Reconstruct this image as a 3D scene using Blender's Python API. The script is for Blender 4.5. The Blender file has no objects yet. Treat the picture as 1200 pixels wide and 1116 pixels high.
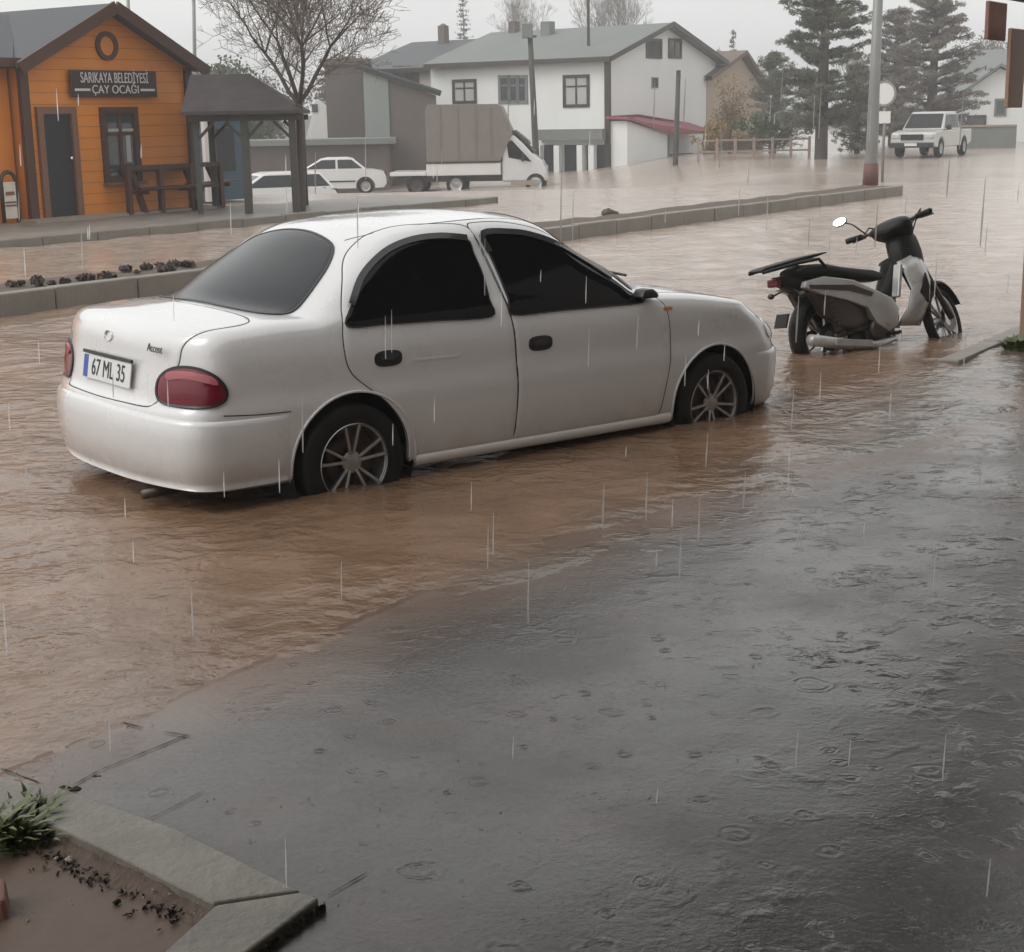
import bpy, bmesh, math, random
import numpy as np
from mathutils import Vector, Matrix
R=math.radians
PI=math.pi
scene=bpy.context.scene
COL=scene.collection
random.seed(7); rng=np.random.RandomState(11)

# ------------------------------------------------------------------ camera
FPX,PITCH,ROLL,H=1810.0,R(13.093),R(-1.078),1.684
cp,sp=math.cos(PITCH),math.sin(PITCH)
FW=Vector((0,cp,-sp)); UP0=Vector((0,sp,cp)); RT0=Vector((1,0,0))
RT=math.cos(ROLL)*RT0+math.sin(ROLL)*UP0
UP=-math.sin(ROLL)*RT0+math.cos(ROLL)*UP0
cam=bpy.data.cameras.new('camera'); camo=bpy.data.objects.new('camera',cam); COL.objects.link(camo)
cam.sensor_fit='HORIZONTAL'; cam.sensor_width=36; cam.lens=36*FPX/1200
cam.clip_start=.05; cam.clip_end=3000
m=Matrix((RT,UP,-FW)).transposed().to_4x4(); m.translation=Vector((0,0,H)); camo.matrix_world=m
scene.camera=camo
scene.view_settings.view_transform='Standard'; scene.view_settings.look='None'
scene.view_settings.gamma=1; scene.view_settings.exposure=0.5

def raydir(px,py): return FW+RT*((px-600)/FPX)+UP*((558-py)/FPX)
def at(px,py,Y):
    d=raydir(px,py); return Vector((0,0,H))+d*(Y/d.y)
def gnd(px,py,z=0.0):
    d=raydir(px,py); return Vector((0,0,H))+d*((z-H)/d.z)

# ------------------------------------------------------------------ world + sun (overcast)
W=bpy.data.worlds.new('World'); scene.world=W; W.use_nodes=True
nt=W.node_tree; nt.nodes.clear()
out=nt.nodes.new('ShaderNodeOutputWorld'); bg=nt.nodes.new('ShaderNodeBackground')
sky=nt.nodes.new('ShaderNodeTexSky'); sky.sky_type='NISHITA'; sky.sun_disc=False
sky.sun_elevation=R(48); sky.sun_rotation=R(250); sky.air_density=1.4; sky.dust_density=5; sky.ozone_density=1
hs=nt.nodes.new('ShaderNodeHueSaturation'); hs.inputs['Saturation'].default_value=.12
mx=nt.nodes.new('ShaderNodeMix'); mx.data_type='RGBA'; mx.inputs[0].default_value=.62
tc=nt.nodes.new('ShaderNodeTexCoord'); mp=nt.nodes.new('ShaderNodeMapping'); mp.inputs['Scale'].default_value=(1,1,3.2)
ns=nt.nodes.new('ShaderNodeTexNoise'); ns.inputs['Scale'].default_value=2.2; ns.inputs['Detail'].default_value=6; ns.inputs['Roughness'].default_value=.5
cr=nt.nodes.new('ShaderNodeValToRGB'); cr.color_ramp.elements[0].position=.3; cr.color_ramp.elements[1].position=.75
cr.color_ramp.elements[0].color=(6.6,6.7,6.7,1); cr.color_ramp.elements[1].color=(8.6,8.6,8.4,1)
L=nt.links.new
L(tc.outputs['Generated'],mp.inputs[0]); L(mp.outputs[0],ns.inputs['Vector']); L(ns.outputs['Fac'],cr.inputs[0])
L(sky.outputs[0],hs.inputs['Color']); L(hs.outputs[0],mx.inputs[6]); L(cr.outputs[0],mx.inputs[7])
L(mx.outputs[2],bg.inputs[0]); bg.inputs[1].default_value=.13; L(bg.outputs[0],out.inputs[0])
sd=bpy.data.lights.new('sun','SUN'); sd.energy=.5; sd.angle=R(30); sd.color=(1,.97,.93)
so=bpy.data.objects.new('sun',sd); COL.objects.link(so)
so.rotation_euler=(R(44),0,R(-70))

# ------------------------------------------------------------------ materials
def mat(name,col,rough=.6,metal=0,spec=.5,coat=0,noise=None,bump=None,alpha=None,coatr=.05,stretch=None,emit=None,trans=0):
    """noise=(scale, other colour, contrast)  bump=(scale,strength,distance)"""
    M=bpy.data.materials.new(name); M.use_nodes=True; t=M.node_tree; b=t.nodes['Principled BSDF']
    b.inputs['Base Color'].default_value=(*col,1); b.inputs['Roughness'].default_value=rough; b.inputs['Metallic'].default_value=metal
    b.inputs['Specular IOR Level'].default_value=spec; b.inputs['Coat Weight'].default_value=coat; b.inputs['Coat Roughness'].default_value=coatr
    if trans: b.inputs['Transmission Weight'].default_value=trans
    if noise or bump:
        c=t.nodes.new('ShaderNodeTexCoord'); mpp=t.nodes.new('ShaderNodeMapping'); t.links.new(c.outputs['Object'],mpp.inputs[0])
        if stretch: mpp.inputs['Scale'].default_value=stretch
    if noise:
        n=t.nodes.new('ShaderNodeTexNoise'); n.inputs['Scale'].default_value=noise[0]; n.inputs['Detail'].default_value=7; n.inputs['Roughness'].default_value=.6
        r=t.nodes.new('ShaderNodeValToRGB'); w=noise[2]; r.color_ramp.elements[0].position=.5-w; r.color_ramp.elements[1].position=.5+w
        r.color_ramp.elements[0].color=(*noise[1],1); r.color_ramp.elements[1].color=(*col,1)
        t.links.new(mpp.outputs[0],n.inputs['Vector']); t.links.new(n.outputs['Fac'],r.inputs[0]); t.links.new(r.outputs[0],b.inputs['Base Color'])
        mr=t.nodes.new('ShaderNodeMapRange'); mr.inputs['To Min'].default_value=max(0,rough-.1); mr.inputs['To Max'].default_value=min(1,rough+.1)
        t.links.new(n.outputs['Fac'],mr.inputs[0]); t.links.new(mr.outputs[0],b.inputs['Roughness'])
    if bump:
        n=t.nodes.new('ShaderNodeTexNoise'); n.inputs['Scale'].default_value=bump[0]; n.inputs['Detail'].default_value=6
        bm=t.nodes.new('ShaderNodeBump'); bm.inputs['Strength'].default_value=bump[1]; bm.inputs['Distance'].default_value=bump[2]
        t.links.new(mpp.outputs[0],n.inputs['Vector']); t.links.new(n.outputs['Fac'],bm.inputs['Height']); t.links.new(bm.outputs[0],b.inputs['Normal'])
    return M

M={}
M['paint']=mat('white car paint',(.625,.63,.635),.28,coat=1,coatr=.05,noise=(1.1,(.575,.565,.555),.45))
def add_mud(Mt,zlo,zhi):
    """silt splashed on the lower panels"""
    t=Mt.node_tree;b=t.nodes['Principled BSDF'];l=b.inputs['Base Color'].links[0].from_socket
    c=t.nodes.new('ShaderNodeTexCoord');s=t.nodes.new('ShaderNodeSeparateXYZ');t.links.new(c.outputs['Object'],s.inputs[0])
    r=t.nodes.new('ShaderNodeMapRange');r.inputs['From Min'].default_value=zhi;r.inputs['From Max'].default_value=zlo;t.links.new(s.outputs['Z'],r.inputs[0])
    n=t.nodes.new('ShaderNodeTexNoise');n.inputs['Scale'].default_value=9;n.inputs['Detail'].default_value=8;n.inputs['Roughness'].default_value=.7;t.links.new(c.outputs['Object'],n.inputs['Vector'])
    q=t.nodes.new('ShaderNodeMath');q.operation='MULTIPLY';t.links.new(r.outputs[0],q.inputs[0]);t.links.new(n.outputs['Fac'],q.inputs[1])
    m=t.nodes.new('ShaderNodeMix');m.data_type='RGBA';t.links.new(q.outputs[0],m.inputs[0]);t.links.new(l,m.inputs[6]);m.inputs[7].default_value=(.24,.165,.12,1);t.links.new(m.outputs[2],b.inputs['Base Color'])
add_mud(M['paint'],.20,.50)
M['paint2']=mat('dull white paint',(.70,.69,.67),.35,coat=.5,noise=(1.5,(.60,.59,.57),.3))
M['seam']=mat('panel gap',(.045,.043,.042),.8)
M['glass']=mat('dark tinted glass',(.004,.004,.005),.05,spec=.22,coat=0)
M['glass2']=mat('rear tinted glass',(.030,.031,.034),.22,spec=.25)
M['trim']=mat('black plastic trim',(.013,.013,.014),.4,bump=(60,.2,.002))
M['visor']=mat('smoked deflector plastic',(.04,.04,.042),.15)
M['rubber']=mat('wet tyre rubber',(.007,.007,.0075),.65,spec=.25,noise=(14,(.014,.012,.010),.3),bump=(50,.3,.003))
M['well']=mat('wheel well lining',(.006,.0055,.005),.8)
M['alloy']=mat('alloy rim',(.50,.50,.50),.32,metal=.85,noise=(20,(.30,.29,.28),.25))
M['chrome']=mat('bright metal',(.8,.8,.8),.1,metal=1)
M['darkmetal']=mat('dark metal',(.05,.05,.05),.4,metal=.6,noise=(20,(.09,.06,.04),.3))
M['tail']=mat('red tail light lens',(.13,.003,.014),.16,spec=.35,coat=.3,bump=(90,.15,.002))
M['tail2']=mat('pale pink lens band',(.33,.075,.09),.16,coat=.3)
M['lens']=mat('clear lens',(.45,.46,.46),.08,coat=1)
M['amber']=mat('amber lens',(.5,.16,.02),.1,coat=1)
M['plate']=mat('number plate white',(.62,.63,.62),.35)
M['blue']=mat('plate blue band',(.03,.08,.35),.4)
M['ink']=mat('black lettering',(.012,.012,.012),.5)
M['silver']=mat('silver moped plastic',(.42,.42,.41),.3,metal=.2,coat=.6,noise=(9,(.30,.29,.28),.3))
M['seatv']=mat('black vinyl seat',(.010,.0095,.0095),.55,spec=.3,bump=(80,.3,.002))
M['mirror']=mat('mirror glass',(.9,.9,.9),.03,metal=1)
M['maroon']=mat('maroon plastic',(.028,.014,.014),.35,coat=.4)
# ------------------------------------------------------------------ mesh helpers
def tag(o,label=None,cat=None,group=None,kind=None):
    if label: o['label']=label
    if cat: o['category']=cat
    if group: o['group']=group
    if kind: o['kind']=kind
    return o
def empty(name,loc,rz=0,label=None,cat=None,group=None,rot=None):
    o=bpy.data.objects.new(name,None); COL.objects.link(o); o.location=loc
    o.rotation_euler=rot if rot else (0,0,rz); o.empty_display_size=.2
    return tag(o,label,cat,group)
def mesh(name,V,Fc,m,parent=None,smooth=False,auto=None):
    me=bpy.data.meshes.new(name); me.from_pydata([tuple(map(float,v)) for v in V],[],[tuple(map(int,f)) for f in Fc]); me.update()
    if isinstance(m,str): m=M[m]
    me.materials.append(m)
    if smooth: me.polygons.foreach_set('use_smooth',[True]*len(me.polygons))
    o=bpy.data.objects.new(name,me); COL.objects.link(o)
    if parent is not None: o.parent=parent
    if auto:
        try: me.set_sharp_from_angle(angle=R(auto))
        except Exception: pass
    return o
class MB:
    def __init__(s): s.v=[];s.f=[]
    def add(s,V,Fc):
        n=len(s.v); s.v+= [Vector(v) for v in V]; s.f+=[tuple(i+n for i in f) for f in Fc]; return s
    def box(s,c,d,rz=0,rx=0,ry=0,taper=1):
        c=Vector(c);hx,hy,hz=d[0]/2,d[1]/2,d[2]/2
        m=Matrix.Rotation(rz,3,'Z')@Matrix.Rotation(ry,3,'Y')@Matrix.Rotation(rx,3,'X')
        V=[]
        for k in(-1,1):
            t=taper if k>0 else 1
            for a,b in((-1,-1),(1,-1),(1,1),(-1,1)): V.append(c+m@Vector((a*hx*t,b*hy*t,k*hz)))
        return s.add(V,[(3,2,1,0),(4,5,6,7),(0,1,5,4),(1,2,6,5),(2,3,7,6),(3,0,4,7)])
    def bar(s,a,b,w,h=None,up=(0,0,1)):
        a=Vector(a);b=Vector(b);h=h or w;d=(b-a).normalized();u=Vector(up)
        if abs(d.dot(u))>.98:u=Vector((1,0,0))
        r=d.cross(u).normalized();u=r.cross(d)
        V=[p+r*(i*w/2)+u*(j*h/2) for p in(a,b) for i,j in((-1,-1),(1,-1),(1,1),(-1,1))]
        return s.add(V,[(0,1,2,3),(7,6,5,4),(4,5,1,0),(5,6,2,1),(6,7,3,2),(7,4,0,3)])
    def tube(s,pts,rad,n=8,cap=True):
        pts=[Vector(p) for p in pts]; k=len(pts)
        if not hasattr(rad,'__len__'): rad=[rad]*k
        ring=[];u=None
        for i,p in enumerate(pts):
            d=(pts[min(i+1,k-1)]-pts[max(i-1,0)]).normalized()
            if u is None:
                u=d.orthogonal().normalized()
            else:
                u=(u-d*u.dot(d)); u=u.normalized() if u.length>1e-6 else d.orthogonal().normalized()
            w=d.cross(u)
            ring.append([p+(u*math.cos(2*PI*j/n)+w*math.sin(2*PI*j/n))*rad[i] for j in range(n)])
        V=[q for r in ring for q in r];Fc=[]
        for i in range(k-1):
            for j in range(n):
                a=i*n+j;b=i*n+(j+1)%n; Fc.append((a,b,b+n,a+n))
        if cap: Fc.append(tuple(range(n))[::-1]); Fc.append(tuple((k-1)*n+j for j in range(n)))
        return s.add(V,Fc)
    def lathe(s,prof,c,axis='y',n=32,a0=0,a1=2*PI):
        """prof: (radius, offset along axis)"""
        c=Vector(c);full=abs(a1-a0-2*PI)<1e-6;m=n if full else n+1;V=[];Fc=[]
        for r,h in prof:
            for j in range(m):
                a=a0+(a1-a0)*j/n;x,z=r*math.cos(a),r*math.sin(a)
                V.append(c+Vector((x,h,z) if axis=='y' else ((x,z,h) if axis=='z' else (h,x,z))))
        for i in range(len(prof)-1):
            for j in range(n):
                a=i*m+j;b=i*m+(j+1)%m; Fc.append((a,b,b+m,a+m))
        return s.add(V,Fc)
    def prism(s,poly,y0,y1,inset=0,plane='xz'):
        """polygon (a,b) extruded; inset pulls both end caps in for a rounded look"""
        n=len(poly);cx=sum(p[0] for p in poly)/n;cz=sum(p[1] for p in poly)/n;V=[]
        def P(a,b,h): return (a,h,b) if plane=='xz' else ((a,b,h) if plane=='xy' else (h,a,b))
        ds=inset
        lv=[(y0,1-ds),(y0+(y1-y0)*.12,1),(y1-(y1-y0)*.12,1),(y1,1-ds)] if inset else [(y0,1),(y1,1)]
        for h,k in lv:
            for a,b in poly: V.append(P(cx+(a-cx)*k,cz+(b-cz)*k,h))
        Fc=[tuple(range(n)),tuple(range((len(lv)-1)*n,len(lv)*n))[::-1]]
        for i in range(len(lv)-1):
            for j in range(n):
                a=i*n+j;b=i*n+(j+1)%n; Fc.append((b,a,a+n,b+n))
        return s.add(V,Fc)
    def ball(s,c,r,n=10,sc=(1,1,1)):
        c=Vector(c);V=[];Fc=[]
        for i in range(n+1):
            t=PI*i/n
            for j in range(2*n):
                p=PI*j/n;V.append(c+Vector((r*sc[0]*math.sin(t)*math.cos(p),r*sc[1]*math.sin(t)*math.sin(p),r*sc[2]*math.cos(t))))
        for i in range(n):
            for j in range(2*n):
                a=i*2*n+j;b=i*2*n+(j+1)%(2*n);Fc.append((a,a+2*n,b+2*n,b))
        return s.add(V,Fc)
    def build(s,name,m,parent=None,smooth=False,auto=None,bevel=0):
        o=mesh(name,s.v,s.f,m,parent,smooth or bool(auto),auto)
        bm=bmesh.new();bm.from_mesh(o.data);bmesh.ops.recalc_face_normals(bm,faces=bm.faces);bm.to_mesh(o.data);bm.free()
        if auto:
            o.data.polygons.foreach_set('use_smooth',[True]*len(o.data.polygons))
            try:o.data.set_sharp_from_angle(angle=R(auto))
            except Exception: pass
        if bevel:
            b=o.modifiers.new('bevel','BEVEL');b.width=bevel;b.segments=2;b.limit_method='ANGLE'
        return o
def cat_rom(pts,n=6,closed=True):
    P=[np.array(p,float) for p in pts];out=[];k=len(P)
    for i in range(k if closed else k-1):
        if closed: a,b,c,d=P[(i-1)%k],P[i],P[(i+1)%k],P[(i+2)%k]
        else: a,b,c,d=P[max(i-1,0)],P[i],P[i+1],P[min(i+2,k-1)]
        for j in range(n):
            t=j/n; out.append(.5*((2*b)+(c-a)*t+(2*a-5*b+4*c-d)*t*t+(3*b-a-3*c+d)*t**3))
    if not closed: out.append(P[-1])
    return out
def text(s,size,m,parent,loc,rot,ext=.002,align='CENTER',name='lettering',sx=1):
    c=bpy.data.curves.new('text','FONT');c.body=s;c.size=size;c.extrude=ext;c.align_x=align;c.align_y='CENTER'
    c.materials.append(M[m] if isinstance(m,str) else m)
    t_=bpy.data.objects.new('text',c);COL.objects.link(t_);bpy.context.view_layer.update()
    me=bpy.data.meshes.new_from_object(t_.evaluated_get(bpy.context.evaluated_depsgraph_get()));bpy.data.objects.remove(t_)
    o=bpy.data.objects.new(name,me);COL.objects.link(o);o.parent=parent;o.location=loc;o.rotation_euler=rot;o.scale=(sx,1,1)
    return o
def copy_tree(o,parent=None):
    c=o.copy();COL.objects.link(c);c.parent=parent
    for ch in [x for x in bpy.data.objects if x.parent==o]: copy_tree(ch,c)
    return c

# smooth value noise on arrays
def vnoise(x,y,seed=0):
    xi=np.floor(x).astype(int);yi=np.floor(y).astype(int);fx=x-xi;fy=y-yi
    fx=fx*fx*(3-2*fx);fy=fy*fy*(3-2*fy)
    def h(a,b):
        n=(a*374761393+b*668265263+seed*982451653)&0x7fffffff
        n=((n^(n>>13))*1274126177)&0x7fffffff
        return ((n^(n>>16))&0xffff)/65535.
    return (h(xi,yi)*(1-fx)+h(xi+1,yi)*fx)*(1-fy)+(h(xi,yi+1)*(1-fx)+h(xi+1,yi+1)*fx)*fy
def fbm(x,y,o=4,seed=0):
    s=0;a=.5
    for k in range(o): s=s+a*vnoise(x,y,seed+k);x=x*2.03;y=y*2.03;a*=.5
    return s

# ------------------------------------------------------------------ road frame
K0=gnd(0,890); K1=gnd(1200,383)
ED=(K1-K0).normalized()               # along the road
ND=Vector((ED.y,-ED.x,0))             # towards the pavement (right)
ROADANG=math.atan2(ED.y,ED.x)
def rd(s,d,z=0): return K0+ED*s+ND*d+Vector((0,0,z))
def sd(P): v=P-K0; return v.dot(ED),v.dot(ND)
print('road ang',math.degrees(ROADANG),'K0',K0)
def sdn(X,Y): return (X-K0.x)*ED.x+(Y-K0.y)*ED.y,(X-K0.x)*ND.x+(Y-K0.y)*ND.y
def terr(X,Y):
    """height of the ground beyond the flooded street"""
    t=np.clip((Y-35)/13.,0,1);t=t*t*(3-2*t)
    Lw=np.interp(X,[-9,-6,-2,3,8,20],[1.25,1.15,.85,.75,.12,.05])
    far=np.clip((Y-66)/60.,0,1)
    return -t*Lw*(1-far)-.9*far*np.interp(X,[4,20],[1,.2])
def tz(p): return float(terr(np.array(p.x),np.array(p.y)))

# nonuniform grid
def axis(a,b,c,d,fine,grow=1.06):
    xs=list(np.arange(b,c+fine/2,fine));st=fine;x=xs[-1]
    while x<d: st*=grow;x+=st;xs.append(x)
    st=fine;x=b
    while x>a: st*=grow;x-=st;xs.insert(0,x)
    return np.array(xs)
def gridmesh(name,X,Y,Z,m,parent=None,keep=None):
    ny,nx=X.shape;idx=np.arange(nx*ny).reshape(ny,nx)
    q=np.stack([idx[:-1,:-1],idx[:-1,1:],idx[1:,1:],idx[1:,:-1]],-1).reshape(-1,4)
    if keep is not None:
        kk=keep.reshape(-1);q=q[kk[q].all(1)]
    V=np.stack([X,Y,Z],-1).reshape(-1,3)
    me=bpy.data.meshes.new(name)
    me.vertices.add(len(V));me.vertices.foreach_set('co',V.ravel().astype(np.float32))
    me.loops.add(len(q)*4);me.loops.foreach_set('vertex_index',q.ravel().astype(np.int32))
    me.polygons.add(len(q));me.polygons.foreach_set('loop_start',np.arange(0,len(q)*4,4,dtype=np.int32))
    me.polygons.foreach_set('use_smooth',np.ones(len(q),bool))
    me.update(calc_edges=True);me.validate()
    me.materials.append(m)
    o=bpy.data.objects.new(name,me);COL.objects.link(o)
    if parent: o.parent=parent
    return o
# ------------------------------------------------------------------ ground, water, pavement
def N(t,ty,**kw):
    n=t.nodes.new(ty)
    for k,v in kw.items():
        if k in n.inputs: n.inputs[k].default_value=v
        else: setattr(n,k,v)
    return n
def math_(t,op,a,b=None,clamp=False):
    n=t.nodes.new('ShaderNodeMath');n.operation=op;n.use_clamp=clamp
    for i,v in enumerate((a,b)):
        if v is None: continue
        if isinstance(v,(int,float)): n.inputs[i].default_value=v
        else: t.links.new(v,n.inputs[i])
    return n.outputs[0]
def rings(t,vec,scale,freq,seed,density=.5,soft=1.):
    """rain-drop rings: each Voronoi cell carries one ring of its own size"""
    wn=N(t,'ShaderNodeTexNoise',Scale=22,Detail=2);t.links.new(vec,wn.inputs['Vector'])
    wv=N(t,'ShaderNodeVectorMath',operation='SCALE');wv.inputs['Scale'].default_value=.035;t.links.new(wn.outputs['Color'],wv.inputs[0])
    wa=N(t,'ShaderNodeVectorMath',operation='ADD');t.links.new(vec,wa.inputs[0]);t.links.new(wv.outputs[0],wa.inputs[1]);vec=wa.outputs[0]
    v=N(t,'ShaderNodeTexVoronoi',Scale=scale);v.inputs['Randomness'].default_value=1
    mp=N(t,'ShaderNodeMapping');mp.inputs['Location'].default_value=(seed,seed*1.7,0)
    t.links.new(vec,mp.inputs[0]);t.links.new(mp.outputs[0],v.inputs['Vector'])
    d=v.outputs['Distance'];sep=N(t,'ShaderNodeSeparateColor');t.links.new(v.outputs['Color'],sep.inputs[0])
    on=math_(t,'LESS_THAN',sep.outputs[0],density)
    rad=math_(t,'MULTIPLY',sep.outputs[1],.34)
    dd=math_(t,'ABSOLUTE',math_(t,'SUBTRACT',d,rad))
    env=math_(t,'SUBTRACT',1.0,math_(t,'MULTIPLY',dd,5.0/soft),True)
    w=math_(t,'MULTIPLY',math_(t,'SINE',math_(t,'MULTIPLY',d,freq)),env)
    fade=math_(t,'SUBTRACT',1.0,math_(t,'MULTIPLY',d,2.1),True)
    return math_(t,'MULTIPLY',math_(t,'MULTIPLY',w,on),fade)

def m_water():
    M_=bpy.data.materials.new('muddy flood water');M_.use_nodes=True;t=M_.node_tree;b=t.nodes['Principled BSDF'];L=t.links.new
    g=N(t,'ShaderNodeNewGeometry');pos=g.outputs['Position']
    mp=N(t,'ShaderNodeMapping');mp.inputs['Rotation'].default_value=(0,0,-ROADANG);mp.inputs['Scale'].default_value=(1,1.2,1)
    L(pos,mp.inputs[0])
    n=N(t,'ShaderNodeTexNoise',Scale=1.1,Detail=6,Roughness=.6);n.inputs['Distortion'].default_value=.8;L(mp.outputs[0],n.inputs['Vector'])
    r=N(t,'ShaderNodeValToRGB');r.color_ramp.elements[0].position=.3;r.color_ramp.elements[1].position=.72
    r.color_ramp.elements[0].color=(.140,.083,.050,1);r.color_ramp.elements[1].color=(.235,.148,.095,1);L(n.outputs['Fac'],r.inputs[0])
    # sky sheen and mist painted into the colour, patchy, paler with distance
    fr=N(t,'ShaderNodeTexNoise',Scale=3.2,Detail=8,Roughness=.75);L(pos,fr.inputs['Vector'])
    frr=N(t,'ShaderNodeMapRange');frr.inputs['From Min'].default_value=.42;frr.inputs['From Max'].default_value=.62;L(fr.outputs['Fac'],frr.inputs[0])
    af=N(t,'ShaderNodeAttribute');af.attribute_name='far_sheen'
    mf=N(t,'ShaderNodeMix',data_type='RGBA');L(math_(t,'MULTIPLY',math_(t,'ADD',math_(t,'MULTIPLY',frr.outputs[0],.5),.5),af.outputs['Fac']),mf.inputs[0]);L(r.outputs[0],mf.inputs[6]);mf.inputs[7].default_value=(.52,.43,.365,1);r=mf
    # water lying on the pavement carries less silt
    a=N(t,'ShaderNodeAttribute');a.attribute_name='silt'
    mx=N(t,'ShaderNodeMix',data_type='RGBA');L(a.outputs['Fac'],mx.inputs[0]);mx.inputs[6].default_value=(.105,.094,.082,1);L(r.outputs[2],mx.inputs[7])
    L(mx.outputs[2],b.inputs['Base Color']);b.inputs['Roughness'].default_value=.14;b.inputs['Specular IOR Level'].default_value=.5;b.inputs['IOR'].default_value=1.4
    h1=N(t,'ShaderNodeTexNoise',Scale=8.5,Detail=3,Roughness=.5);h1.inputs['Distortion'].default_value=.25;L(mp.outputs[0],h1.inputs['Vector'])
    h2=N(t,'ShaderNodeTexNoise',Scale=28,Detail=3,Roughness=.6);L(pos,h2.inputs['Vector'])
    rr=rings(t,pos,7,55,3.1,.4);rr2=rings(t,pos,16,50,9.7,.45)
    mk=N(t,'ShaderNodeTexNoise',Scale=1.3,Detail=3);L(pos,mk.inputs['Vector'])
    mkr=N(t,'ShaderNodeMapRange');mkr.inputs['From Min'].default_value=.38;mkr.inputs['From Max'].default_value=.62;mkr.inputs['To Min'].default_value=.35;L(mk.outputs['Fac'],mkr.inputs[0])
    hh=math_(t,'ADD',math_(t,'MULTIPLY',math_(t,'MULTIPLY',h1.outputs['Fac'],mkr.outputs[0]),.026),math_(t,'MULTIPLY',h2.outputs['Fac'],.004))
    hh=math_(t,'ADD',hh,math_(t,'ADD',math_(t,'MULTIPLY',rr,.0020),math_(t,'MULTIPLY',rr2,.0012)))
    bp=N(t,'ShaderNodeBump',Strength=.9,Distance=1.0);L(hh,bp.inputs['Height']);L(bp.outputs[0],b.inputs['Normal'])
    return M_
def m_pave():
    M_=bpy.data.materials.new('wet stone pavement');M_.use_nodes=True;t=M_.node_tree;b=t.nodes['Principled BSDF'];L=t.links.new
    g=N(t,'ShaderNodeNewGeometry');pos=g.outputs['Position']
    n=N(t,'ShaderNodeTexNoise',Scale=.9,Detail=8,Roughness=.62);L(pos,n.inputs['Vector'])
    r=N(t,'ShaderNodeValToRGB');r.color_ramp.elements[0].position=.32;r.color_ramp.elements[1].position=.68
    r.color_ramp.elements[0].color=(.062,.057,.055,1);r.color_ramp.elements[1].color=(.100,.092,.087,1);L(n.outputs['Fac'],r.inputs[0])
    n3=N(t,'ShaderNodeTexNoise',Scale=55,Detail=4,Roughness=.7);L(pos,n3.inputs['Vector'])
    n4=N(t,'ShaderNodeTexNoise',Scale=2.3,Detail=4);L(pos,n4.inputs['Vector'])
    mx=N(t,'ShaderNodeMix',data_type='RGBA');mx.blend_type='MULTIPLY';mx.inputs[0].default_value=.5
    r3=N(t,'ShaderNodeValToRGB');r3.color_ramp.elements[0].position=.35;r3.color_ramp.elements[0].color=(.38,.38,.38,1);r3.color_ramp.elements[1].position=.6
    L(n3.outputs['Fac'],r3.inputs[0]);L(r.outputs[0],mx.inputs[6]);L(r3.outputs[0],mx.inputs[7])
    a=N(t,'ShaderNodeAttribute');a.attribute_name='silt'
    m2=N(t,'ShaderNodeMix',data_type='RGBA');L(a.outputs['Fac'],m2.inputs[0]);L(mx.outputs[2],m2.inputs[6]);m2.inputs[7].default_value=(.17,.105,.072,1)
    # faint reddish patches of stone
    r4=N(t,'ShaderNodeValToRGB');r4.color_ramp.elements[0].position=.55;r4.color_ramp.elements[1].position=.7
    L(n4.outputs['Fac'],r4.inputs[0]);m3=N(t,'ShaderNodeMix',data_type='RGBA');L(math_(t,'MULTIPLY',r4.outputs[0],.5),m3.inputs[0]);L(m2.outputs[2],m3.inputs[6]);m3.inputs[7].default_value=(.11,.072,.062,1)
    L(m3.outputs[2],b.inputs['Base Color'])
    wet=N(t,'ShaderNodeTexNoise',Scale=1.7,Detail=5);L(pos,wet.inputs['Vector'])
    rw=N(t,'ShaderNodeMapRange');rw.inputs['From Min'].default_value=.35;rw.inputs['From Max'].default_value=.65;rw.inputs['To Min'].default_value=.10;rw.inputs['To Max'].default_value=.34
    L(wet.outputs['Fac'],rw.inputs[0]);L(rw.outputs[0],b.inputs['Roughness']);b.inputs['Specular IOR Level'].default_value=.5
    h1=N(t,'ShaderNodeTexNoise',Scale=11,Detail=3,Roughness=.5);h1.inputs['Distortion'].default_value=.3
    mp=N(t,'ShaderNodeMapping');mp.inputs['Rotation'].default_value=(0,0,-ROADANG);mp.inputs['Scale'].default_value=(1,1.1,1);L(pos,mp.inputs[0]);L(mp.outputs[0],h1.inputs['Vector'])
    a2=N(t,'ShaderNodeAttribute');a2.attribute_name='ripple'
    rr=rings(t,pos,5.5,42,1.3,.20);rr2=rings(t,pos,11,40,5.9,.36);rr3=rings(t,pos,24,30,8.2,.4)
    mk=N(t,'ShaderNodeTexNoise',Scale=1.9,Detail=4,Roughness=.6);L(pos,mk.inputs['Vector'])
    mkr=N(t,'ShaderNodeMapRange');mkr.inputs['From Min'].default_value=.47;mkr.inputs['From Max'].default_value=.63;mkr.inputs['To Min'].default_value=.20;L(mk.outputs['Fac'],mkr.inputs[0])
    hh=math_(t,'MULTIPLY',math_(t,'MULTIPLY',math_(t,'MULTIPLY',math_(t,'MAXIMUM',math_(t,'SUBTRACT',h1.outputs['Fac'],.50),0.0),.055),mkr.outputs[0]),a2.outputs['Fac'])
    hh=math_(t,'ADD',hh,math_(t,'ADD',math_(t,'MULTIPLY',rr,.0024),math_(t,'MULTIPLY',rr2,.0022)))
    hh=math_(t,'ADD',hh,math_(t,'MULTIPLY',rr3,.0005))
    hh=math_(t,'ADD',hh,math_(t,'MULTIPLY',n3.outputs['Fac'],.0018))
    bp=N(t,'ShaderNodeBump',Strength=.8,Distance=1.0);L(hh,bp.inputs['Height']);L(bp.outputs[0],b.inputs['Normal'])
    return M_
M['water']=m_water();M['pave']=m_pave()
M['asph']=mat('wet plaza ground',(.42,.345,.29),.2,noise=(.12,(.34,.275,.23),.25),bump=(3,.35,.03))
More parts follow.
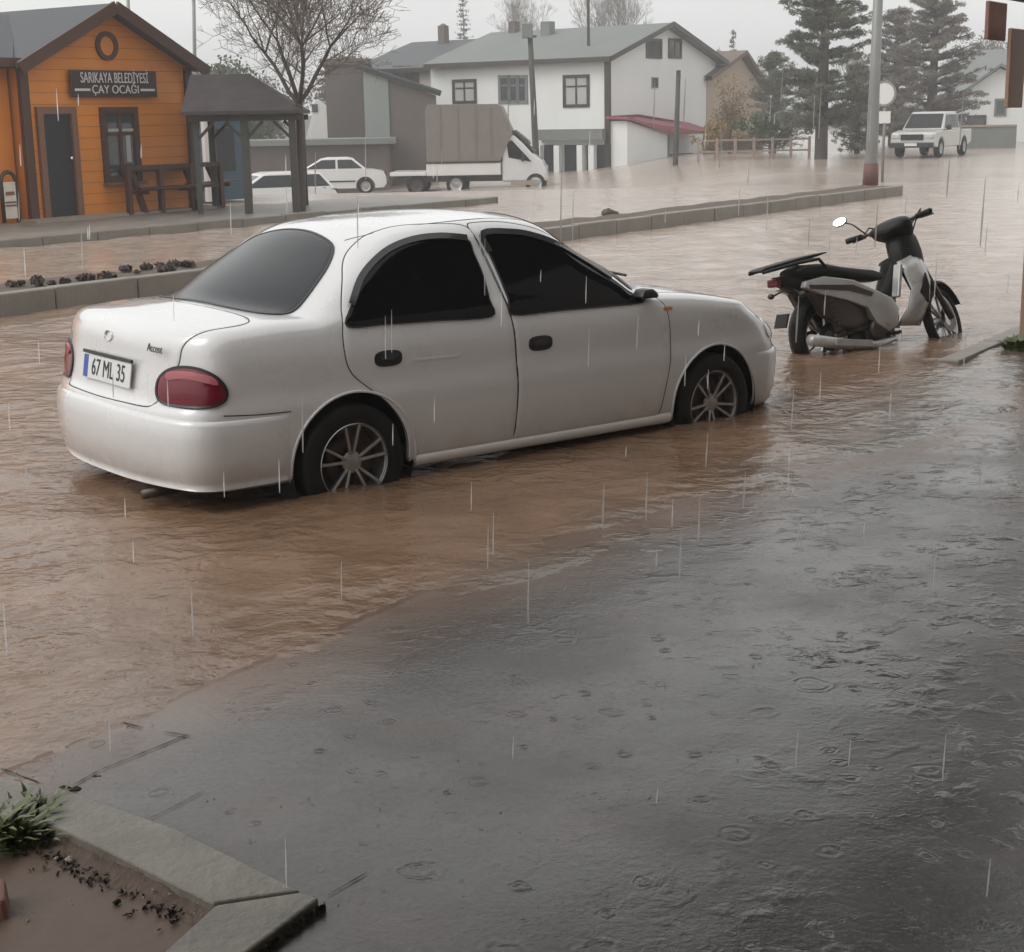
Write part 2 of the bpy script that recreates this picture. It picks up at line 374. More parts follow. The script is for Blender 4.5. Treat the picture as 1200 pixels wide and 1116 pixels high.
M['earth']=mat('wet earth',(.075,.05,.038),.8,noise=(6,(.11,.078,.058),.25),bump=(30,.7,.02))
M['mud']=mat('muddy puddle',(.150,.104,.080),.5,spec=.25,noise=(3,(.105,.072,.055),.25),bump=(14,.35,.012))
M['kerb']=mat('worn concrete kerb',(.27,.24,.21),.5,noise=(3,(.13,.115,.10),.25),bump=(25,.5,.01))
M['kerb2']=mat('stained concrete kerb face',(.15,.135,.112),.55,noise=(2.4,(.215,.19,.16),.25),bump=(25,.5,.01))
M['edging']=mat('greenish wet edging stone',(.205,.188,.155),.4,noise=(7,(.11,.10,.082),.2),bump=(45,.8,.006))
M['moss']=mat('mossy stone side',(.02,.019,.013),.8,noise=(30,(.045,.05,.02),.2),bump=(40,1,.02))
M['dark']=mat('dark joint',(.018,.016,.014),.8)

# deep ground under everything, reaching the horizon
gx=axis(-400,-14,18,400,.8,1.12);gy=axis(-60,26,72,420,.8,1.1)
GX,GY=np.meshgrid(gx,gy);s_,d_=sdn(GX,GY)
GZ=np.where(GY>33,terr(GX,GY),0.)-.004
GZ=np.where((GY<=35),-.17,GZ)
GZ=GZ+np.clip((GY-160)/400,0,1)*0
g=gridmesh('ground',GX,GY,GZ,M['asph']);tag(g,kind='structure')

# flood water
def waves(X,Y):
    s,d=sdn(X,Y);z=0*X
    r_=np.random.RandomState(5)
    for k in range(26):
        lam=.10*1.17**k if k<16 else r_.uniform(.25,1.1)
        th=r_.normal(0,.8);kx,ky=2*PI/lam*math.cos(th),2*PI/lam*math.sin(th)
        am=.00075*lam**.75/.3
        warp=fbm(X*.9,Y*.9,3,k)*6
        z+=am*np.sin(kx*s*.8+ky*d*1.3+warp+r_.uniform(0,6))*(.4+fbm(X*1.1+k,Y*1.1,2,k+40))
    z+=.020*(fbm(s*1.5,d*3.2,4,77)-.47)
    return z
def car_bulge(X,Y):
    z=0*X
    for px,py,a,w in ((410,580,.020,.22),(350,566,.012,.15),(470,575,.012,.16),(838,497,.014,.2),(790,497,.010,.15)):
        c=gnd(px,py);r2=(X-c.x)**2+(Y-c.y)**2
        z+=a*np.exp(-r2/w**2)*(.5+fbm(X*9,Y*9,3,5))
    return z
wx=axis(-70,-3.2,5.2,90,.028,1.05);wy=axis(1.5,3.0,13.5,36.5,.028,1.045)
WX,WY=np.meshgrid(wx,wy);ws,wd=sdn(WX,WY)
WZ=waves(WX,WY)*np.where(WY>14,1.15,1)+car_bulge(WX,WY)
edge=np.clip((WY-33.5)/2.5,0,1);WZ=WZ*(1-edge)+edge*.004
keep=(wd<3.3)
_a=gnd(51,962,.055);_b=gnd(250,1058,.055);_c=gnd(165,1140,.055);_d=(_b-_a).normalized();_n=Vector((_d.y,-_d.x,0))
if _n.y>0:_n=-_n
_e=(_c-_b).normalized();_m=Vector((-_e.y,_e.x,0))
if _m.x>0:_m=-_m
keep&=~(((WX-_a.x)*_n.x+(WY-_a.y)*_n.y>-.08)&((WX-_b.x)*_m.x+(WY-_b.y)*_m.y>-.08)&(WY<4.6))
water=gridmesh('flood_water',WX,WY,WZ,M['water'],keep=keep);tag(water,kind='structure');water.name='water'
att=water.data.attributes.new('silt','FLOAT','POINT')
silt=np.clip(1-(wd+.10-.28*(fbm(WX*1.6,WY*1.6,4,3)-.45)*2)/.75,0,1)
att.data.foreach_set('value',silt.ravel().astype(np.float32))

att=water.data.attributes.new('far_sheen','FLOAT','POINT')
att.data.foreach_set('value',(np.interp(WY,[9,13,19,27],[.0,.15,.75,1.])).ravel().astype(np.float32))  # painted paleness grows with distance, standing in for sky sheen and mist
# pavement: slopes gently under the water
px_=axis(-4,-3,5,16,.03,1.06);py_=axis(.2,1.2,13,24,.03,1.05)
PX,PY=np.meshgrid(px_,py_);ps,pd=sdn(PX,PY)
d0=np.interp(ps,[-2,0,1,1.9,3.2,5,7,9.5],[.02,.02,.03,.10,.32,.62,.85,.9])
PZ=np.clip(.030*(pd-d0),-.03,.03)+.011*(fbm(PX*1.3,PY*1.3,4,21)-.47)*np.clip(pd*2,0,1)+.006*(fbm(PX*5,PY*5,3,31)-.47)
PZ=np.where(pd<.06,np.minimum(PZ,-.02+.0*PZ)-(0.06-pd)*3,PZ)
PZ=np.clip(PZ,-.20,1)
PA=gnd(51,962,.055);PB=gnd(250,1058,.055);PD1=(PB-PA).normalized();PN1=Vector((PD1.y,-PD1.x,0))
if PN1.y>0:PN1=-PN1
PCn=gnd(165,1140,.055);PD2=(PCn-PB).normalized();PN2=Vector((-PD2.y,PD2.x,0))
if PN2.x>0:PN2=-PN2
inpl=((PX-PA.x)*PN1.x+(PY-PA.y)*PN1.y>-.06)&((PX-PB.x)*PN2.x+(PY-PB.y)*PN2.y>-.06)
pv=gridmesh('pavement',PX,PY,PZ,M['pave'],keep=(pd>-.04)&~inpl);tag(pv,kind='structure')
a1=pv.data.attributes.new('silt','FLOAT','POINT')
a1.data.foreach_set('value',np.clip(1-(pd-d0+.0)/.55+ .8*(fbm(PX*2,PY*2,3,8)-.5),0,1).ravel().astype(np.float32)*.75)
a2=pv.data.attributes.new('ripple','FLOAT','POINT')
rp=np.interp(PX,[-1,.3,1.2,3],[.12,.25,.8,1.])*np.interp(PY,[2,3.2,5],[.45,.7,1.])
a2.data.foreach_set('value',rp.ravel().astype(np.float32))

def strip3(name,pts,width,m,parent=None,z=.004,kind='structure'):
    mb=MB()
    for a,b in zip(pts[:-1],pts[1:]):
        a=Vector(a);b=Vector(b);d=(b-a);n=Vector((-d.y,d.x,0)).normalized()*width/2
        k=max(2,int(d.length/.02));V=[];Fc=[]
        for i in range(k+1):
            p=a+d*i/k;w=n*(.45+.9*random.random())*(1 if 0<i<k else .3)
            for q in (p-w,p+w):
                V.append((q.x,q.y,0))
        for i in range(k): Fc.append((2*i,2*i+1,2*i+3,2*i+2))
        mb.add(V,Fc)
    V=np.array([tuple(v) for v in mb.v]);s,d=sdn(V[:,0],V[:,1])
    dd0=np.interp(s,[-2,0,1,1.9,3.2,5,7,9.5],[.02,.02,.03,.10,.32,.62,.85,.9])
    V[:,2]=np.clip(.030*(d-dd0),-.03,.03)+.011*(fbm(V[:,0]*1.3,V[:,1]*1.3,4,21)-.47)*np.clip(d*2,0,1)+.006*(fbm(V[:,0]*5,V[:,1]*5,3,31)-.47)+z
    o=mesh(name,V,mb.f,m,parent);return o
J=strip3('joint',[gnd(84,928),gnd(118,908),gnd(222,866)],.006,'dark',pv)
strip3('joint',[gnd(172,972),gnd(240,937)],.0035,'dark',pv)
strip3('joint',[gnd(385,1066),gnd(432,1038)],.005,'dark',pv)
strip3('joint',[gnd(136,847),gnd(168,856)],.006,'dark',pv)
strip3('joint',[gnd(192,862),gnd(226,869)],.005,'dark',pv)
strip3('joint',[gnd(0,902),gnd(46,922)],.006,'dark',pv)

# far part of the near kerb, standing out of the water beside the moped
kb=MB();s0=sd(gnd(1100,424))[0];s1=30
kk=s0
while kk<s1:
    l=.96;a=kk;z=.020+random.uniform(-.003,.003)
    V=[];
    for ss in (a,a+l):
        V+=[rd(ss,-.02,-.15),rd(ss,-.02,z),rd(ss,.13,z+.004),rd(ss,.13,-.15)]
    kb.add(V,[(0,1,2,3),(7,6,5,4),(0,4,5,1),(1,5,6,2),(2,6,7,3),(3,7,4,0)]);kk+=.97
o=kb.build('kerb','kerb',bevel=.012);tag(o,kind='structure')

# median and the far kerb (raised strips, stones butted end to end)
def kerbline(name,p0,p1,width,hgt,m,side,step=1.0,topm=None):
    """stones along p0-p1; the strip extends away from the camera by width"""
    D=(p1-p0);Ln=D.length;D=D.normalized();Nn=Vector((-D.y,D.x,0))*side
    mb=MB();t=0;rr=random.Random(sum(map(ord,name))%99)
    while t<Ln:
        l=min(step,Ln-t)-.012;z=hgt+rr.uniform(-.01,.01);o=rr.uniform(-.008,.008)
        a=p0+D*t;b=p0+D*(t+l);V=[]
        for q in(a,b):
            V+=[q+Nn*o+Vector((0,0,-.2)),q+Nn*o+Vector((0,0,z)),q+Nn*(.16+o)+Vector((0,0,z)),q+Nn*(.16+o)+Vector((0,0,-.2))]
        mb.add(V,[(0,1,2,3),(7,6,5,4),(0,4,5,1),(1,5,6,2),(2,6,7,3),(3,7,4,0)]);t+=step
    o=mb.build(name,m,bevel=.015);tag(o,kind='structure')
    if width>.3:
        V=[];n=int(Ln/.5);Fc=[]
        for i in range(n+1):
            for j in range(5):
                q=p0+D*(Ln*i/n)+Nn*(.16+(width-.16)*j/4);V.append(q+Vector((0,0,hgt-.012+rr.uniform(-.02,.015)*(0<j<4)-(.25 if j==4 else 0))))
        for i in range(n):
            for j in range(4): a=i*5+j;Fc.append((a,a+1,a+6,a+5))
        t_=mesh(name+'_top',V,Fc,topm or m,smooth=True);t_.name=name;tag(t_,kind='structure')
    return D,Nn
MK0=gnd(-160,393);MK1=gnd(1058,229)
MD,MN=kerbline('median_kerb',MK0,MK1,1.1,.20,'kerb2',1,1.0,M['earth'])
FK0=gnd(-260,316);FK1=gnd(585,238)
FD,FN=kerbline('far_kerb',FK0,FK1,4.2,.13,'kerb2',1,1.0,M['kerb'])
# ------------------------------------------------------------------ parked sedan: body as a smooth blended solid
def pchip(xs,ys):
    xs=np.array(xs,float);ys=np.array(ys,float);h=np.diff(xs);d=np.diff(ys)/h
    m=np.zeros_like(ys)
    for i in range(1,len(xs)-1):
        if d[i-1]*d[i]>0:
            w1=2*h[i]+h[i-1];w2=h[i]+2*h[i-1];m[i]=(w1+w2)/(w1/d[i-1]+w2/d[i])
    m[0]=d[0];m[-1]=d[-1]
    def f(x):
        x=np.clip(x,xs[0],xs[-1]);i=np.clip(np.searchsorted(xs,x)-1,0,len(xs)-2)
        t=(x-xs[i])/h[i]
        return ((1+2*t)*(1-t)**2*ys[i]+t*(1-t)**2*h[i]*m[i]+t*t*(3-2*t)*ys[i+1]+t*t*(t-1)*h[i]*m[i+1])
    return f
def smax(a,b,k):
    h=np.clip(.5+.5*(a-b)/k,0,1); return b+(a-b)*h+k*h*(1-h)
def smin(a,b,k): return -smax(-a,-b,k)
deck=pchip([-.95,-.82,-.6,-.3,.3,1.9,2.15,2.5,2.8,3.0,3.12,3.25],[.93,.955,.985,1.005,1.0,.97,.955,.91,.85,.78,.70,.6])
roof=pchip([-.75,-.40,-.28,.0,.22,.34,.6,1.0,1.35,1.46,1.75,2.15,2.5],[.40,.93,1.035,1.21,1.325,1.358,1.382,1.394,1.368,1.34,1.19,.97,.3])
side=pchip([.15,.25,.32,.45,.58,.66,.80,.90,.98,1.05],[.765,.79,.80,.805,.808,.800,.797,.78,.755,.70])
tapr=pchip([-.95,-.7,-.3,.2,1.5,2.4,2.9,3.25],[-.075,-.045,-.015,0,0,-.01,-.045,-.10])
rear=pchip([.15,.22,.34,.50,.60,.63,.70,.82,.93,1.0],[-.84,-.87,-.895,-.905,-.89,-.862,-.845,-.825,-.815,-.80])
front=pchip([.15,.25,.5,.62,.72,.8],[3.12,3.18,3.215,3.18,3.10,3.0])
def carF(p):
    x,y,z=p[...,0],np.abs(p[...,1]),p[...,2]
    yy=y/.8
    top=z-(deck(x)-.045*yy**2)
    sd=y-(side(z)+tapr(x))
    rr=(rear(z)+.16*yy**2.6*1.0)-x
    ff=x-(front(z)-.30*yy**2.4)
    L=smax(top,sd,.07)
    L=smax(L,rr,.10); L=smax(L,ff,.14)
    L=smax(L,.215+.02*(x<0)-z,.05)
    w=np.clip((x-.95)/.5,-1,1)
    xs=x+w*.20*(y/.6)**2*np.where(x>.95,1,.62)
    g1=(z-(roof(xs)-.035*(y/.55)**2))*.80
    g2=(y-(.746-(z-.98)*.49-.05*np.clip((.2-x)/.8,0,1)**1.5-.03*np.clip((x-1.4)/.7,0,1)))*.93
    G=smax(smax(g1,g2,.06),.93-z,.05)
    return smin(L,G,.04)
def cray(o,d,tmax=4.,n=220,outside=True):
    "first outside->inside crossing (from outside) or inside->outside"
    o=np.asarray(o,float);d=np.asarray(d,float)
    ts=np.linspace(0,tmax,n);prev=carF(o);lo=np.full(o.shape[:-1],np.nan);hi=lo.copy();done=np.zeros(o.shape[:-1],bool)
    for i in range(1,n):
        cur=carF(o+d*ts[i]); c=(np.sign(cur)!=np.sign(prev))&~done
        lo[c]=ts[i-1];hi[c]=ts[i];done|=c;prev=cur
    s=np.sign(carF(o+d*np.nan_to_num(lo)[...,None]))
    for _ in range(26):
        m=(lo+hi)/2;v=np.sign(carF(o+d*np.nan_to_num(m)[...,None]))
        same=v==s;lo=np.where(same,m,lo);hi=np.where(same,hi,m)
    return o+d*lo[...,None]
def cgrad(p,e=1e-3):
    g=np.stack([carF(p+np.eye(3)[i]*e)-carF(p-np.eye(3)[i]*e) for i in range(3)],-1)
    return g/np.linalg.norm(g,axis=-1,keepdims=True)
CARLOC=Vector((-1.225,7.642,-.165))
car=empty('parked_car',CARLOC,0,'white four door sedan standing in brown flood water with dark tinted windows','car')
car.rotation_euler=(0,R(.745),R(38.69))
HX=(0.0,2.40);HZ=.290;AR=.335
def car_body():
    cx0,cx1,cz=-.45,2.70,.60
    NT=220
    th=np.linspace(0,2*PI,NT,endpoint=False)
    O=[];D=[]
    for a in np.linspace(PI/2,0.0,46)[:-1]:
        O.append(np.tile([cx0,0,cz],(NT,1)));D.append(np.stack([-np.sin(a)+0*th,np.cos(a)*np.cos(th),np.cos(a)*np.sin(th)],-1))
    for x in np.linspace(cx0,cx1,262):
        O.append(np.tile([x,0,cz],(NT,1)));D.append(np.stack([0*th,np.cos(th),np.sin(th)],-1))
    for a in np.linspace(0,PI/2,46)[1:]:
        O.append(np.tile([cx1,0,cz],(NT,1)));D.append(np.stack([np.sin(a)+0*th,np.cos(a)*np.cos(th),np.cos(a)*np.sin(th)],-1))
    O=np.array(O);D=np.array(D);P=cray(O,D,1.6,90)
    P[...,1]*=1
    ns_,nt_=P.shape[:2]
    inside=np.zeros((ns_,nt_),bool)
    for hx in HX:
        r=np.hypot(P[...,0]-hx,P[...,2]-HZ);inside|=(r<AR)&(np.abs(P[...,1])>.45)
    idx=np.arange(ns_*nt_).reshape(ns_,nt_);F_=[]
    q=np.stack([idx[:-1],np.roll(idx,-1,1)[:-1],np.roll(idx,-1,1)[1:],idx[1:]],-1).reshape(-1,4)
    ins=inside.reshape(-1);allin=ins[q].all(1);anyin=ins[q].any(1)&~allin
    Pf=P.reshape(-1,3)
    mv=np.unique(q[anyin]);mv=mv[ins[mv]]
    for k in mv:
        p=Pf[k]
        if abs(p[1])<.46: continue
        for hx in HX:
            dx,dz=p[0]-hx,p[2]-HZ;r=math.hypot(dx,dz)
            if r<AR and r>1e-4:
                p[0]=hx+dx/r*AR;p[2]=HZ+dz/r*AR
                if p[2]>.26:
                    s_=np.sign(p[1]);w=cray(np.array([[p[0],s_*1.4,p[2]]]),np.array([[0,-s_,0.]]),1.2,60)[0]
                    if not np.isnan(w[1]): p[1]=w[1]
    q=q[~allin]
    me=bpy.data.meshes.new('body');me.from_pydata(Pf.tolist(),[],q.tolist());me.materials.append(M['paint'])
    bm=bmesh.new();bm.from_mesh(me);bmesh.ops.remove_doubles(bm,verts=bm.verts,dist=1e-5)
    loose=[v for v in bm.verts if not v.link_faces];bmesh.ops.delete(bm,geom=loose,context='VERTS')
    bmesh.ops.recalc_face_normals(bm,faces=bm.faces);bm.to_mesh(me);bm.free()
    me.polygons.foreach_set('use_smooth',[True]*len(me.polygons))
    o=bpy.data.objects.new('body',me);COL.objects.link(o);o.parent=car
    return o
body=car_body()

def surf(P3,d,tmax=3.):
    """project 3-D points onto the body travelling along d; returns points and normals"""
    P3=np.asarray(P3,float);d=np.asarray(d,float);d=d/np.linalg.norm(d)
    o=P3-d*1.5;q=cray(o,np.broadcast_to(d,o.shape),tmax,170);bad=np.isnan(q[...,0]);q[bad]=P3[bad]
    return q,cgrad(q)
def patch(name,pts,d,off,m,parent,rings_=9,n=5,closed_smooth=True,edge=.004,lens=0,sides=(-1,)):
    out=[]
    for s in sides:
        p=np.array(pts,float);dd=np.array(d,float)
        if s>0: p=p*[1,-1,1];dd=dd*[1,-1,1]
        if closed_smooth: p=np.array(cat_rom(p,n))
        c=p.mean(0);k=len(p);V=[c[None]]
        ts=list(np.linspace(0,1,rings_)[1:-1])+[.985,1.0]
        lay=[c[None]+(p-c)*t for t in ts]
        allp=np.concatenate([c[None]]+lay);q,nr=surf(allp,dd)
        tt=np.concatenate([[0]]+[np.full(k,t) for t in ts])
        offs=off+lens*(1-tt**2);offs[tt>=.999]=off-edge
        VV=q+nr*offs[:,None]
        skirt=q[-k:]-nr[-k:]*.012
        VV=np.concatenate([VV,skirt]);Fc=[]
        for j in range(k): Fc.append((0,1+j,1+(j+1)%k))
        L_=len(ts)+1
        for i in range(L_-1):
            for j in range(k):
                a=1+i*k+j;b=1+i*k+(j+1)%k;Fc.append((a,a+k,b+k,b))
        o=mesh(name,VV,Fc,m,parent,smooth=True)
        bm=bmesh.new();bm.from_mesh(o.data);bmesh.ops.recalc_face_normals(bm,faces=bm.faces)
        cn=sum((f.normal*f.calc_area() for f in bm.faces),Vector())
        nn=Vector(nr.mean(0))
        if cn.dot(nn)<0: bmesh.ops.reverse_faces(bm,faces=bm.faces)
        bm.to_mesh(o.data);bm.free();o.data.set_sharp_from_angle(angle=R(50));out.append(o)
    return out
def ribbon(name,pts,d,w,h,m,parent,closed=False,sides=(-1,),sm=5,sink=.004):
    out=[]
    for s in sides:
        p=np.array(pts,float);dd=np.array(d,float)
        if s>0:p=p*[1,-1,1];dd=dd*[1,-1,1]
        p=np.array(cat_rom(p,sm,closed));q,nr=surf(p,dd)
        t=np.gradient(q,axis=0) if not closed else np.roll(q,-1,0)-np.roll(q,1,0)
        t/=np.linalg.norm(t,axis=1,keepdims=True)+1e-9;b=np.cross(nr,t)
        b/=np.linalg.norm(b,axis=1,keepdims=True)+1e-9
        k=len(q);V=np.concatenate([q-b*w/2-nr*sink,q-b*w/2+nr*h,q+b*w/2+nr*h,q+b*w/2-nr*sink]);Fc=[]
        for i in range(k if closed else k-1):
            j=(i+1)%k
            for r in range(3): Fc.append((r*k+i,(r+1)*k+i,(r+1)*k+j,r*k+j))
        out.append(mesh(name,V,Fc,m,parent))
    return out
RD=[(.30,.262),(.345,.262),(.62,.262),(.90,.262),(.945,.33),(.962,.52),(.955,.75),(.938,.93),(.905,1.10),(.872,1.25),(.84,1.334),(.70,1.352),(.50,1.347),(.33,1.315),(.20,1.252),(.10,1.165),(.015,1.05),(-.035,.92),(-.04,.80),(-.005,.71),(.092,.628),(.19,.545),(.262,.45),(.292,.36)]
FD_=[(.955,.262),(1.30,.262),(1.70,.262),(1.93,.262),(2.00,.42),(2.035,.60),(2.03,.78),(1.985,.90),(1.87,.945),(1.72,1.055),(1.56,1.165),(1.38,1.262),(1.24,1.315),(1.08,1.345),(.93,1.350),(.853,1.336),(.882,1.25),(.915,1.10),(.944,.93),(.961,.75),(.968,.52),(.952,.33)]
def side3(L_,y=-.7): return [(x,y,z) for x,z in L_]
doors=[]
for nm,pl in(('rear_door',RD),('front_door',FD_)):
    for o in patch('door',side3(pl),(0,1,0),.0035,M['paint'],car,rings_=14,n=4,edge=.0035,sides=(-1,1)): doors.append(o)
    for o,sd_ in zip(ribbon('door_seam',side3(pl),(0,1,0),.006,.0012,M['seam'],car,closed=True,sides=(-1,1)),(-1,1)): o.name='seam'
dr_rear,dr_front=doors[0],doors[2]
RW=[(-.012,.928),(.20,.921),(.50,.914),(.815,.906),(.832,.98),(.838,1.10),(.822,1.20),(.806,1.272),(.66,1.287),(.50,1.280),(.355,1.247),(.240,1.192),(.130,1.112),(.042,1.01)]
FWN=[(.955,.905),(1.25,.901),(1.55,.897),(1.80,.895),(1.865,.908),(1.79,.950),(1.69,1.025),(1.54,1.120),(1.37,1.213),(1.232,1.262),(1.10,1.286),(.912,1.288),(.920,1.20),(.938,1.10),(.952,.98)]
for k,(pl,dd) in enumerate(((RW,doors[0:2]),(FWN,doors[2:4]))):
    for s,par in zip((-1,1),dd):
        g=patch('window',side3(pl),(0,1,0),.010,M['glass'],par,rings_=16,n=4,edge=.002,sides=(s,))[0]
        ribbon('window_seal',side3(pl),(0,1,0),.007,.0115,M['trim'],g,closed=True,sides=(s,),sm=4)
        i0,i1=(7,13) if k==0 else (6,12)
        vis=[(x,-.7,z+.004) for x,z in (pl[i0:i1+1])]
        v=ribbon('wind_deflector',vis,(0,1,0),.032,.020,M['visor'],par,sides=(s,),sink=-.012)[0]
# handles
for (hx,hz),dd in zip(((.192,.765),(1.118,.752)),(doors[0:2],doors[2:4])):
    for s,par in zip((-1,1),dd):
        el=[(hx+.078*np.sign(math.cos(a))*abs(math.cos(a))**.7,-.8,hz+.038*np.sign(math.sin(a))*abs(math.sin(a))**.7) for a in np.linspace(0,2*PI,16,endpoint=False)]
        h=patch('handle',el,(0,1,0),.007,M['trim'],par,rings_=6,n=2,lens=.004,sides=(s,))[0]
        fl=[(hx-.05,-.8,hz+.008),(hx+.045,-.8,hz+.005)]
        ribbon('handle_flap',fl,(0,1,0),.024,.016,M['visor'],h,sides=(s,))
ribbon('painted_reflection',[(.34,-.8,.742),(.45,-.8,.741),(.60,-.8,.739)],(0,1,0),.010,.006,M['paint2'],doors[0],sides=(-1,))  # reflection line painted as a pale ribbon on the rear door
# sill skirts
for s in(-1,1):
    q=[]
    xs=np.linspace(.335,2.05,50);zs=[.285,.272,.245,.222];of=[.001,.013,.015,.0]
    P3=np.array([[(x,s*.79,z) for x in xs] for z in zs]);qq,nr=surf(P3.reshape(-1,3),(0,-s,0))
    V=qq+nr*np.repeat(of,50)[:,None];Fc=[(i*50+j,i*50+j+1,(i+1)*50+j+1,(i+1)*50+j) for i in range(3) for j in range(49)]
    o=mesh('side_skirt',V,Fc,M['paint2'],car,smooth=True)
def bumper(name,cx,phi0,phi1,zt,zb,sgn):
    n=120;ph=np.linspace(phi0,phi1,n);rows=[(1.0,0),(.985,.010),(.93,.0155),(.75,.018),(.5,.019),(.27,.018),(.20,.011),(.10,.014),(.0,.006),(-.04,-.02)]
    V=[]
    for f,of in rows:
        u=np.abs(np.sin(ph)) # 1 at the sides
        top=zt[0]+(zt[1]-zt[0])*u**2; z=zb+(top-zb)*f
        of=of*(np.clip((PI/2-np.abs(ph))/.30,0,1)**.7*.98+.02) if of>0 else of
        d=np.stack([np.cos(ph)*sgn,np.sin(ph),0*ph],-1);o=np.stack([cx+0*ph,0*ph,z],-1)+d*2.2
        q=cray(o,-d,2.2,150);nr=cgrad(q);V.append(q+nr*np.asarray(of).reshape(-1,1) if np.ndim(of) else q+nr*of)
    V=np.array(V).reshape(-1,3);Fc=[(i*n+j,i*n+j+1,(i+1)*n+j+1,(i+1)*n+j) for i in range(len(rows)-1) for j in range(n-1)]
    o=mesh(name,V,Fc,M['paint'],car,smooth=True)
    bm=bmesh.new();bm.from_mesh(o.data);bmesh.ops.recalc_face_normals(bm,faces=bm.faces);bm.to_mesh(o.data);bm.free()
    return o
# the rear bumper ends at the wheel arch on each side
rb=bumper('rear_bumper',-.345,-PI/2,PI/2,(.592,.562),.228,-1)
fb=bumper('front_bumper',2.745,-PI/2,PI/2,(.60,.545),.228,1)
# boot lid, rear glass
LIDR=[(-.395,-.45,.985),(-.42,-.60,.975),(-.483,-.655,.964),(-.613,-.645,.954),(-.663,-.632,.945),(-.725,-.600,.915),(-.745,-.582,.872),(-.765,-.565,.797),(-.79,-.50,.70),(-.84,-.452,.632),(-.86,-.40,.61),(-.88,-.2,.608)]
LID=[(-.39,0,.985)]+LIDR+[(-.885,0,.606)]+[(x,-y,z) for x,y,z in LIDR[::-1]]
lid=patch('trunk_lid',LID,(.75,0,-.66),.0035,M['paint'],car,rings_=30,n=3,edge=.0035)[0]
ribbon('lid_seam',LID,(.75,0,-.66),.006,.0012,M['seam'],car,closed=True)
BG=[(-.34,0,.99),(-.34,-.30,.99),(-.31,-.50,.99),(-.24,-.572,1.0),(-.15,-.575,1.03),(-.04,-.545,1.09),(.07,-.49,1.175),(.155,-.415,1.245),(.19,-.33,1.275),(.215,-.15,1.300)]
BGL=BG+[(.222,0,1.304)]+[(x,-y,z) for x,y,z in BG[::-1][:-1]]
bgd=(.62,0,-.78)
def flat(P): return P
rg=patch('rear_window',BGL,bgd,.005,M['glass2'],car,rings_=16,n=4,edge=.002)[0]
ribbon('window_seal',BGL,bgd,.012,.0065,M['trim'],rg,closed=True,sm=4)
# windscreen
WS=[(2.02,0,1.02),(2.0,-.35,1.01),(1.93,-.60,.99),(1.86,-.655,1.0),(1.72,-.60,1.10),(1.55,-.53,1.22),(1.42,-.46,1.31),(1.40,-.2,1.345)]
WSL=WS+[(1.40,0,1.35)]+[(x,-y,z) for x,y,z in WS[::-1][:-1]]
ws_=patch('windscreen',WSL,(-.62,0,-.78),.005,M['glass'],car,rings_=14,n=4,edge=.002)[0]
ribbon('window_seal',WSL,(-.62,0,-.78),.02,.007,M['trim'],ws_,closed=True,sm=4)
# tail lights
TL=[(-.812,-.455,.665),(-.80,-.455,.728),(-.775,-.505,.775),(-.745,-.59,.797),(-.71,-.68,.792),(-.665,-.738,.757),(-.638,-.758,.705),(-.645,-.759,.660),(-.690,-.751,.635),(-.755,-.70,.625),(-.795,-.60,.624),(-.81,-.50,.632)]
for s in(-1,1):
    tl=patch('tail_light',TL,(.62,.78,0),.010,M['tail'],car,rings_=10,n=4,lens=.012,sides=(s,))[0]
    ribbon('light_rim',TL,(.62,.78,0),.012,.012,M['trim'],tl,closed=True,sides=(s,),sm=4)
    B2=[(-.78,-.52,.735),(-.755,-.60,.742),(-.70,-.685,.738),(-.66,-.735,.725),(-.675,-.73,.760),(-.72,-.67,.778),(-.755,-.585,.780),(-.785,-.52,.765)]
    patch('light_band',B2,(.62,.78,0),.022,M['tail2'],tl,rings_=5,n=4,lens=.002,sides=(s,))
    HL=[(3.01,-.60,.70),(2.95,-.68,.715),(2.885,-.735,.70),(2.875,-.745,.64),(2.92,-.73,.61),(3.02,-.62,.60),(3.1,-.40,.60),(3.1,-.38,.68)]
    patch('headlight',HL,(-.62,.78,0),.008,M['lens'],car,rings_=8,n=4,lens=.01,sides=(s,))
    RP=[(1.995,-.8,.862),(2.05,-.8,.862),(2.05,-.8,.846),(1.995,-.8,.846)]
    patch('side_repeater',RP,(0,1,0),.006,M['amber'],car,rings_=4,n=3,sides=(s,))
    # door mirror
    mb=MB();mb.prism([(1.79,.925),(1.81,.97),(1.87,.975),(1.91,.95),(1.915,.925)],s*.745,s*.84,inset=.12)
    mm=mb.build('door_mirror','trim',doors[2] if s<0 else doors[3],auto=50,bevel=.012)
    # wheel well liner
    for hx in HX:
        mb=MB();mb.lathe([(AR-.002,s*.80-s*.012),(AR+.03,s*.70),(AR+.02,s*.44),(.02,s*.44)],(hx,0,HZ),'y',40,R(-22),R(202))
        o=mb.build('wheel_well','well',car)
        # turned arch lip
        an=np.linspace(R(-12),R(192),48);pp=np.array([(hx+(AR+.004)*math.cos(a),s*.8,HZ+(AR+.004)*math.sin(a)) for a in an])
        pp=pp[pp[:,2]>.232];q,nr=surf(pp,(0,-s,0));q=q+np.array([0,s*.002,0])
        MB().tube([tuple(v) for v in q],.0075,6).build('arch_lip','paint',car,smooth=True)
